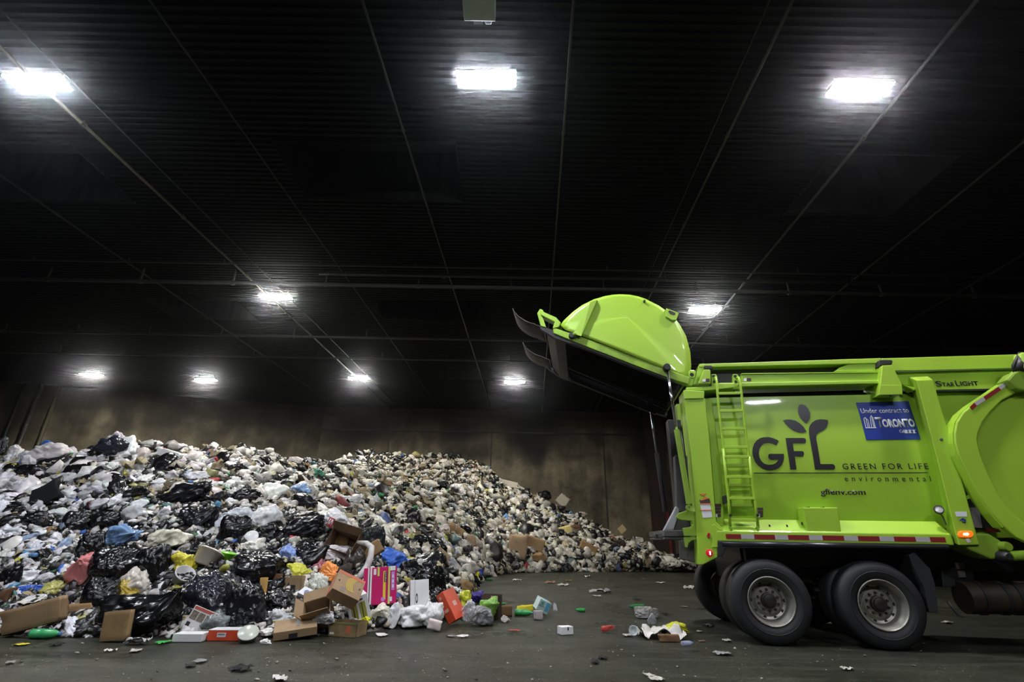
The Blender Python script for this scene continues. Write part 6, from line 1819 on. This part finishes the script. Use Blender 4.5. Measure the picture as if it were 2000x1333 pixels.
land = [h for h in HEROES if h[4]]
lx = np.array([h[0] for h in land]); ly = np.array([h[1] for h in land]); lz = np.array([h[6] for h in land])
SECT = ['right of', 'below and right of', 'below', 'below and left of', 'left of', 'above and left of', 'above', 'above and right of']
DESC = []
for it in IND:
    kind, px, py, s, spx, p, n, zc = it
    i = RS.randint(1000)
    yaw = RS.uniform(0, 6.28); lean = .85
    R = oriented(n, yaw, RS.normal(0, .25, 2), lean)
    szw = 'large' if s > .45 else 'small' if s < .28 else 'medium-sized'
    if kind in ('plastic_bag', 'coloured_bag'):
        me = BAGS[i % len(BAGS)]
        if kind == 'plastic_bag':
            col = white(px, py)
            L = col.mean(); word = 'bright white' if L > .68 else 'off-white' if L > .55 else 'dull white' if L > .43 else 'greyish'
            noun = 'knotted bag' if (i % len(BAGS)) % 3 else 'crumpled bag'
        else:
            c, word = COLOURS[i % len(COLOURS)]; col = np.array(c) * RS.uniform(.7, 1.15); noun = 'plastic bag' if i % 2 else 'wrapper bag'
        sc = (s * .5, s * .5, s * .5 * RS.uniform(.9, 1.25)); up = .16 * s
    elif kind == 'rubbish_sack':
        me = SACKS[i % len(SACKS)]; col = np.array([.005, .005, .006]) * RS.uniform(.8, 2.6); word = 'glossy black' if col[0] < .0085 else 'dusty black'; noun = 'rubbish sack' if i % 2 else 'bin bag'
        sc = (s * .55, s * .55, s * .55); up = .15 * s
    elif kind == 'clear_bag':
        me = CLEARS[i % 3]; col = np.array([.62, .63, .66]); word = 'see-through'; noun = 'film bag'; sc = (s * .5,) * 3; up = .15 * s
    elif kind == 'paper_scrap':
        me = SHEETS[i % len(SHEETS)]; col = np.array([.62, .60, .55]) * RS.uniform(.6, 1.1); word = 'creased white' if col[0] > .5 else 'soiled grey'; noun = 'paper'; sc = (s * .5,) * 3; up = .07 + .08 * s
        R = oriented(n, yaw, RS.normal(0, .5, 2), .9)
    elif kind == 'cardboard_scrap':
        me = CARTONS[i % len(CARTONS)]; col = np.array([.31, .20, .105]) * RS.uniform(.5, 1.25); word = 'brown' if col[0] > .24 else 'dark brown'; noun = 'carton piece'; sc = (s * .45,) * 3; up = .12 * s
        R = oriented(n, yaw, RS.normal(0, .5, 2), .9)
    elif kind == 'food_tub':
        me = TUB; col = np.array([.66, .66, .66]) * RS.uniform(.7, 1.05); word = 'white'; noun = 'food tub'; sc = (s * .6,) * 3; up = .2 * s; R = Euler(RS.uniform(0, 6, 3)).to_matrix()
    else:
        me = BOTTLE; j = i % 4; col = np.array([(.03, .22, .06), (.55, .58, .62), (.10, .25, .5), (.6, .6, .58)][j]); word = ['green', 'clear', 'blue', 'white'][j]; noun = 'bottle'; sc = (s * .5,) * 3; up = .09 + .05 * s
        R = oriented(n, yaw, RS.normal(0, .3, 2), .9)
    o = bpy.data.objects.new(kind, me); COL.objects.link(o)
    M = R.to_4x4() @ Matrix.Diagonal((*sc, 1)); M.translation = Vector(p) + Vector(n) * up
    if M.translation.z < .25 * s: M.translation.z = max(M.translation.z, .2 * s)
    o.matrix_world = M; o.color = (*col, 1)
    if kind == 'plastic_bottle':
        c = bpy.data.objects.new('cap', CAPM); COL.objects.link(c); c.parent = o; c.color = (.6, .6, .6, 1)
    o['category'] = CATS[kind]; o['group'] = GROUP[kind]
    d2 = (lx - px) ** 2 + (ly - py) ** 2
    order = np.argsort(d2)
    DESC.append((o, szw, word, noun, px, py, order[:4], np.sqrt(d2)))

# labels: look, then how the piece lies from something that stands out near it
ORD = ['', 'second ', 'third ', 'fourth ', 'fifth ', 'sixth ', 'seventh ', 'eighth ', 'ninth ', 'tenth ', 'eleventh ', 'twelfth ', 'thirteenth ', 'fourteenth ', 'fifteenth ', 'sixteenth ', 'seventeenth ', 'eighteenth ', 'nineteenth ', 'twentieth ']
seen_l = {}
for o, szw, word, noun, px, py, near4, dist in sorted(DESC, key=lambda q: q[7][q[6][0]]):
    best = None
    for li in near4:
        a = math.degrees(math.atan2(py - ly[li], px - lx[li])) % 360
        sec = SECT[int((a + 22.5) // 45) % 8]
        key = (szw, word, noun, sec, li)
        k = seen_l.get(key, 0)
        if best is None or k < best[1]: best = (key, k)
        if k == 0: break
    key, k = best
    seen_l[key] = k + 1
    _, _, _, sec, li = key
    txt = '%s%s %s %s %s %s' % (ORD[min(k, 19)], szw, word, noun, sec, land[li][4])
    o['label'] = txt.strip()

# ------------------------------------------------------------------ the uncountable rest, one object per kind
def stuff(name, items, kindf, m, label, cat, sub=2, nvar=10, seed=0):
    """items: (position, normal, size, colour); each piece is a crumpled lump of its own"""
    rg = np.random.RandomState(seed)
    if kindf == 'lump': base = [bag_shape(900 + seed * 31 + i, sub, (1, .7, .6), 9, .22, False, .12) for i in range(nvar)]
    else: base = [sheet_shape(950 + seed * 31 + i, 5, .35, 1, .7) for i in range(nvar)]
    V, F, Cc = [], [], []; off = 0
    for p, n, s, c in items:
        v, f = base[rg.randint(nvar)]
        R = np.array(oriented(n, rg.uniform(0, 6.28), rg.normal(0, .45, 2), .8))
        w = (v * s * rg.uniform(.75, 1.25, 3)) @ R.T + p
        w[:, 2] = np.maximum(w[:, 2], .002)
        V.append(w); F.append(f + off); off += len(v); Cc.append(np.repeat(np.r_[c, 1][None], len(v), 0))
    V = np.vstack(V); F = np.vstack(F); Cc = np.vstack(Cc).astype(np.float32)
    o = np_obj(name, V, F, m)
    at = o.data.color_attributes.new('piece_colour', 'FLOAT_COLOR', 'POINT'); at.data.foreach_set('color', Cc.ravel())
    tag(o, label, cat, kind='stuff')
    return o


def attr_mat(name, rough, spec=.5, bump=.4):
    m, nt, b = nt_new(name)
    a = nd(nt, 'ShaderNodeAttribute', attribute_name='piece_colour'); tc = nd(nt, 'ShaderNodeTexCoord')
    n = nd(nt, 'ShaderNodeTexNoise', i_Scale=9.0, i_Detail=4); nt.links.new(tc.outputs['Object'], n.inputs['Vector'])
    r = ramp(nt, [(.35, (.55, .48, .38)), (.62, (1, 1, 1))]); nt.links.new(n.outputs['Fac'], r.inputs['Fac'])
    mx = nd(nt, 'ShaderNodeMix', data_type='RGBA', blend_type='MULTIPLY', i_Factor=.8); nt.links.new(a.outputs['Color'], mx.inputs[6]); nt.links.new(r.outputs['Color'], mx.inputs[7])
    nt.links.new(mx.outputs[2], b.inputs['Base Color']); b.inputs['Roughness'].default_value = rough; b.inputs['Specular IOR Level'].default_value = spec
    if bump:
        n2 = nd(nt, 'ShaderNodeTexNoise', i_Scale=22.0, i_Detail=3, i_Distortion=1.2); nt.links.new(tc.outputs['Object'], n2.inputs['Vector'])
        bp = nd(nt, 'ShaderNodeBump', i_Strength=bump, i_Distance=.02); nt.links.new(n2.outputs['Fac'], bp.inputs['Height']); nt.links.new(bp.outputs['Normal'], b.inputs['Normal'])
    return m


M_ATT = attr_mat('crumpled pale plastic', .45); M_ATTK = attr_mat('crumpled dark plastic', .3, .6, .6); M_ATTP = attr_mat('scraps of paper and board', .75, .2, 0)
pale, dark, scraps = [], [], []


def rest_colour(kind, px, py):
    if kind in ('plastic_bag', 'clear_bag', 'food_tub'): return white(px, py)
    if kind in ('coloured_bag', 'plastic_bottle'): return np.array(COLOURS[RS.randint(len(COLOURS))][0]) * RS.uniform(.6, 1.1)
    if kind == 'rubbish_sack': return np.array([.007, .007, .008]) * RS.uniform(.8, 2)
    if kind == 'paper_scrap': return np.array([.58, .55, .48]) * RS.uniform(.5, 1.1)
    return np.array([.30, .20, .11]) * RS.uniform(.4, 1.2)


for kind, px, py, s, spx, p, n, zc in REST:
    c = rest_colour(kind, px, py); it = (p + np.array(n) * .15 * s, n, s * .5, c)
    (dark if kind == 'rubbish_sack' else scraps if kind in ('paper_scrap', 'cardboard_scrap') else pale).append(it)
for _ in range(15000):
    px = RS.uniform(-40, 1395); lo, hi = np.interp(px, sx_, sy_), np.interp(px, bx_, by_); py = RS.uniform(lo, hi)
    sp = spot(px, py)
    if sp is None or sp[2] > 40 or sp[0][2] < .015: continue
    p, n, zc = sp
    inhero = zc < 10.5 and ((np.abs(hx - px) < hw * .95) & (np.abs(hy - py) < hh * .9)).any()
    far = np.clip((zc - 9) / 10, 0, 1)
    s = RS.lognormal(math.log(.085 + .035 * far), .4)
    u = RS.rand()
    it = lambda c, q=.25: (p + np.array(n) * q * s, n, s, c)
    if zc < 10.5: u = RS.choice([.1, .1, .1, .5, .5, .5, .5, .8]) if RS.rand() > .04 else .68; s = min(s, .10)  # many near pieces are black, standing in for shade between the bags
    if inhero: u = RS.choice([.1, .5, .5]); s = min(s, .06)
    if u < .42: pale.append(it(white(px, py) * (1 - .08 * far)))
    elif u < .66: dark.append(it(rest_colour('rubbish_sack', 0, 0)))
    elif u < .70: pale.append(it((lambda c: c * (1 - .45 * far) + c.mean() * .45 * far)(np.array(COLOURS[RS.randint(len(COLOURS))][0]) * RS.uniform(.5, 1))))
    else: s *= .8; scraps.append(it(np.array([.34, .29, .19]) * RS.uniform(.15, 1.4) if RS.rand() < .7 else rest_colour('paper_scrap', 0, 0), .5))
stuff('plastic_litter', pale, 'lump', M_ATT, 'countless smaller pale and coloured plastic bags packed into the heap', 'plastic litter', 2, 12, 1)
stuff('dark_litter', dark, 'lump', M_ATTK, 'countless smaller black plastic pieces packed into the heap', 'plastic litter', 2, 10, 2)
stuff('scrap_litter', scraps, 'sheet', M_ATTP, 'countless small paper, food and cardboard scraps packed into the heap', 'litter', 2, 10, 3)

# ------------------------------------------------------------------ crumbs and scraps on the bare floor
fl = []
for _ in range(1500):
    px = RS.uniform(0, 1990); py = RS.uniform(1122, 1330)
    if py < np.interp(px, bx_, by_) + 4 and px < 1400: continue
    if RS.rand() > np.interp(px, [0, 500, 900, 1150, 1400, 2000], [.5, .6, 1, .6, .35, .2]): continue
    p = gnd(px, py); s = RS.lognormal(math.log(.0085), .5)
    fl.append((p + np.array([0, 0, s * .3]), Vector((0, 0, 1)), s, np.array([.5, .48, .42]) * RS.uniform(.2, 1.2)))
stuff('floor_litter', fl, 'lump', M_ATTP, 'fine crumbs of litter trodden into the floor', 'litter', 1, 6, 4)
FS = [(880, 1185 + 60, 'grey'), (1010, 1135, 'white'), (1075, 1140, 'brown'), (1148, 1128, 'white'), (1165, 1166, 'pale'), (1110, 1136, 'brown'), (1205, 1148, 'dark'), (1245, 1172, 'dark'), (1100, 1145, 'pale'), (215, 1274, 'white'), (265, 1274, 'pale'), (390, 1295, 'grey'), (372, 1303, 'dark'), (20, 1297, 'grey'), (470, 1310, 'dark'), (545, 1330, 'white'), (745, 1243, 'white'), (735, 1226, 'white'), (1005, 1234, 'red'), (905, 1246, 'white'), (1178, 1288, 'dark'), (1162, 1296, 'dark'), (1268, 1322, 'pale'), (1282, 1330, 'pale'), (1372, 1255, 'brown'), (1412, 1280, 'grey'), (1420, 1254, 'pale'), (1385, 1225, 'grey'), (1366, 1236, 'pale'), (1336, 1187, 'pale'), (1370, 1190, 'dark'), (1300, 1201, 'dark'), (1225, 1244, 'pale'), (1655, 1310, 'pale'), (1850, 1218, 'white'), (1290, 1140, 'white'), (40, 1262, 'yellow'), (320, 1258, 'green'), (110, 1262, 'dark'), (600, 1244, 'blue')]
CM = {'grey': (.22, .22, .22), 'white': (.6, .59, .56), 'brown': (.22, .13, .07), 'pale': (.42, .40, .35), 'dark': (.02, .02, .02), 'red': (.4, .06, .04), 'yellow': (.6, .5, .05), 'green': (.05, .4, .08), 'blue': (.05, .06, .25)}
fl_land = [h for h in HEROES if h[4] and h[1] > 1120] + [(1500, 1255, 0, 0, 'the rear tyre', None, 0), (1720, 1262, 0, 0, 'the front tyre', None, 0)]
flx = np.array([h[0] for h in fl_land]); fly = np.array([h[1] for h in fl_land])
cnt = {}
for i, (x, y, cw) in enumerate(FS):
    p = gnd(x, y); s = RS.uniform(.05, .10) if y > 1180 else RS.uniform(.10, .17)
    o = bpy.data.objects.new('floor_scrap', SHEETS[i % len(SHEETS)]); COL.objects.link(o)
    o.location = p + np.array([0, 0, .012 + .02 * s]); o.scale = (s, s, s * .5); o.rotation_euler = (0, 0, RS.uniform(0, 6.28)); o.color = (*CM[cw], 1)
    j = int(np.argmin((flx - x) ** 2 + (fly - y) ** 2 * 2)); a = math.degrees(math.atan2(y - fly[j], x - flx[j])) % 360
    key = (cw, int((a + 22.5) // 45) % 8, j); k = cnt.get(key, 0); cnt[key] = k + 1
    tag(o, '%sflat %s scrap on the bare floor %s %s' % (ORD[k], cw, SECT[key[1]], fl_land[j][4]), 'scrap', 'scraps on the bare floor')
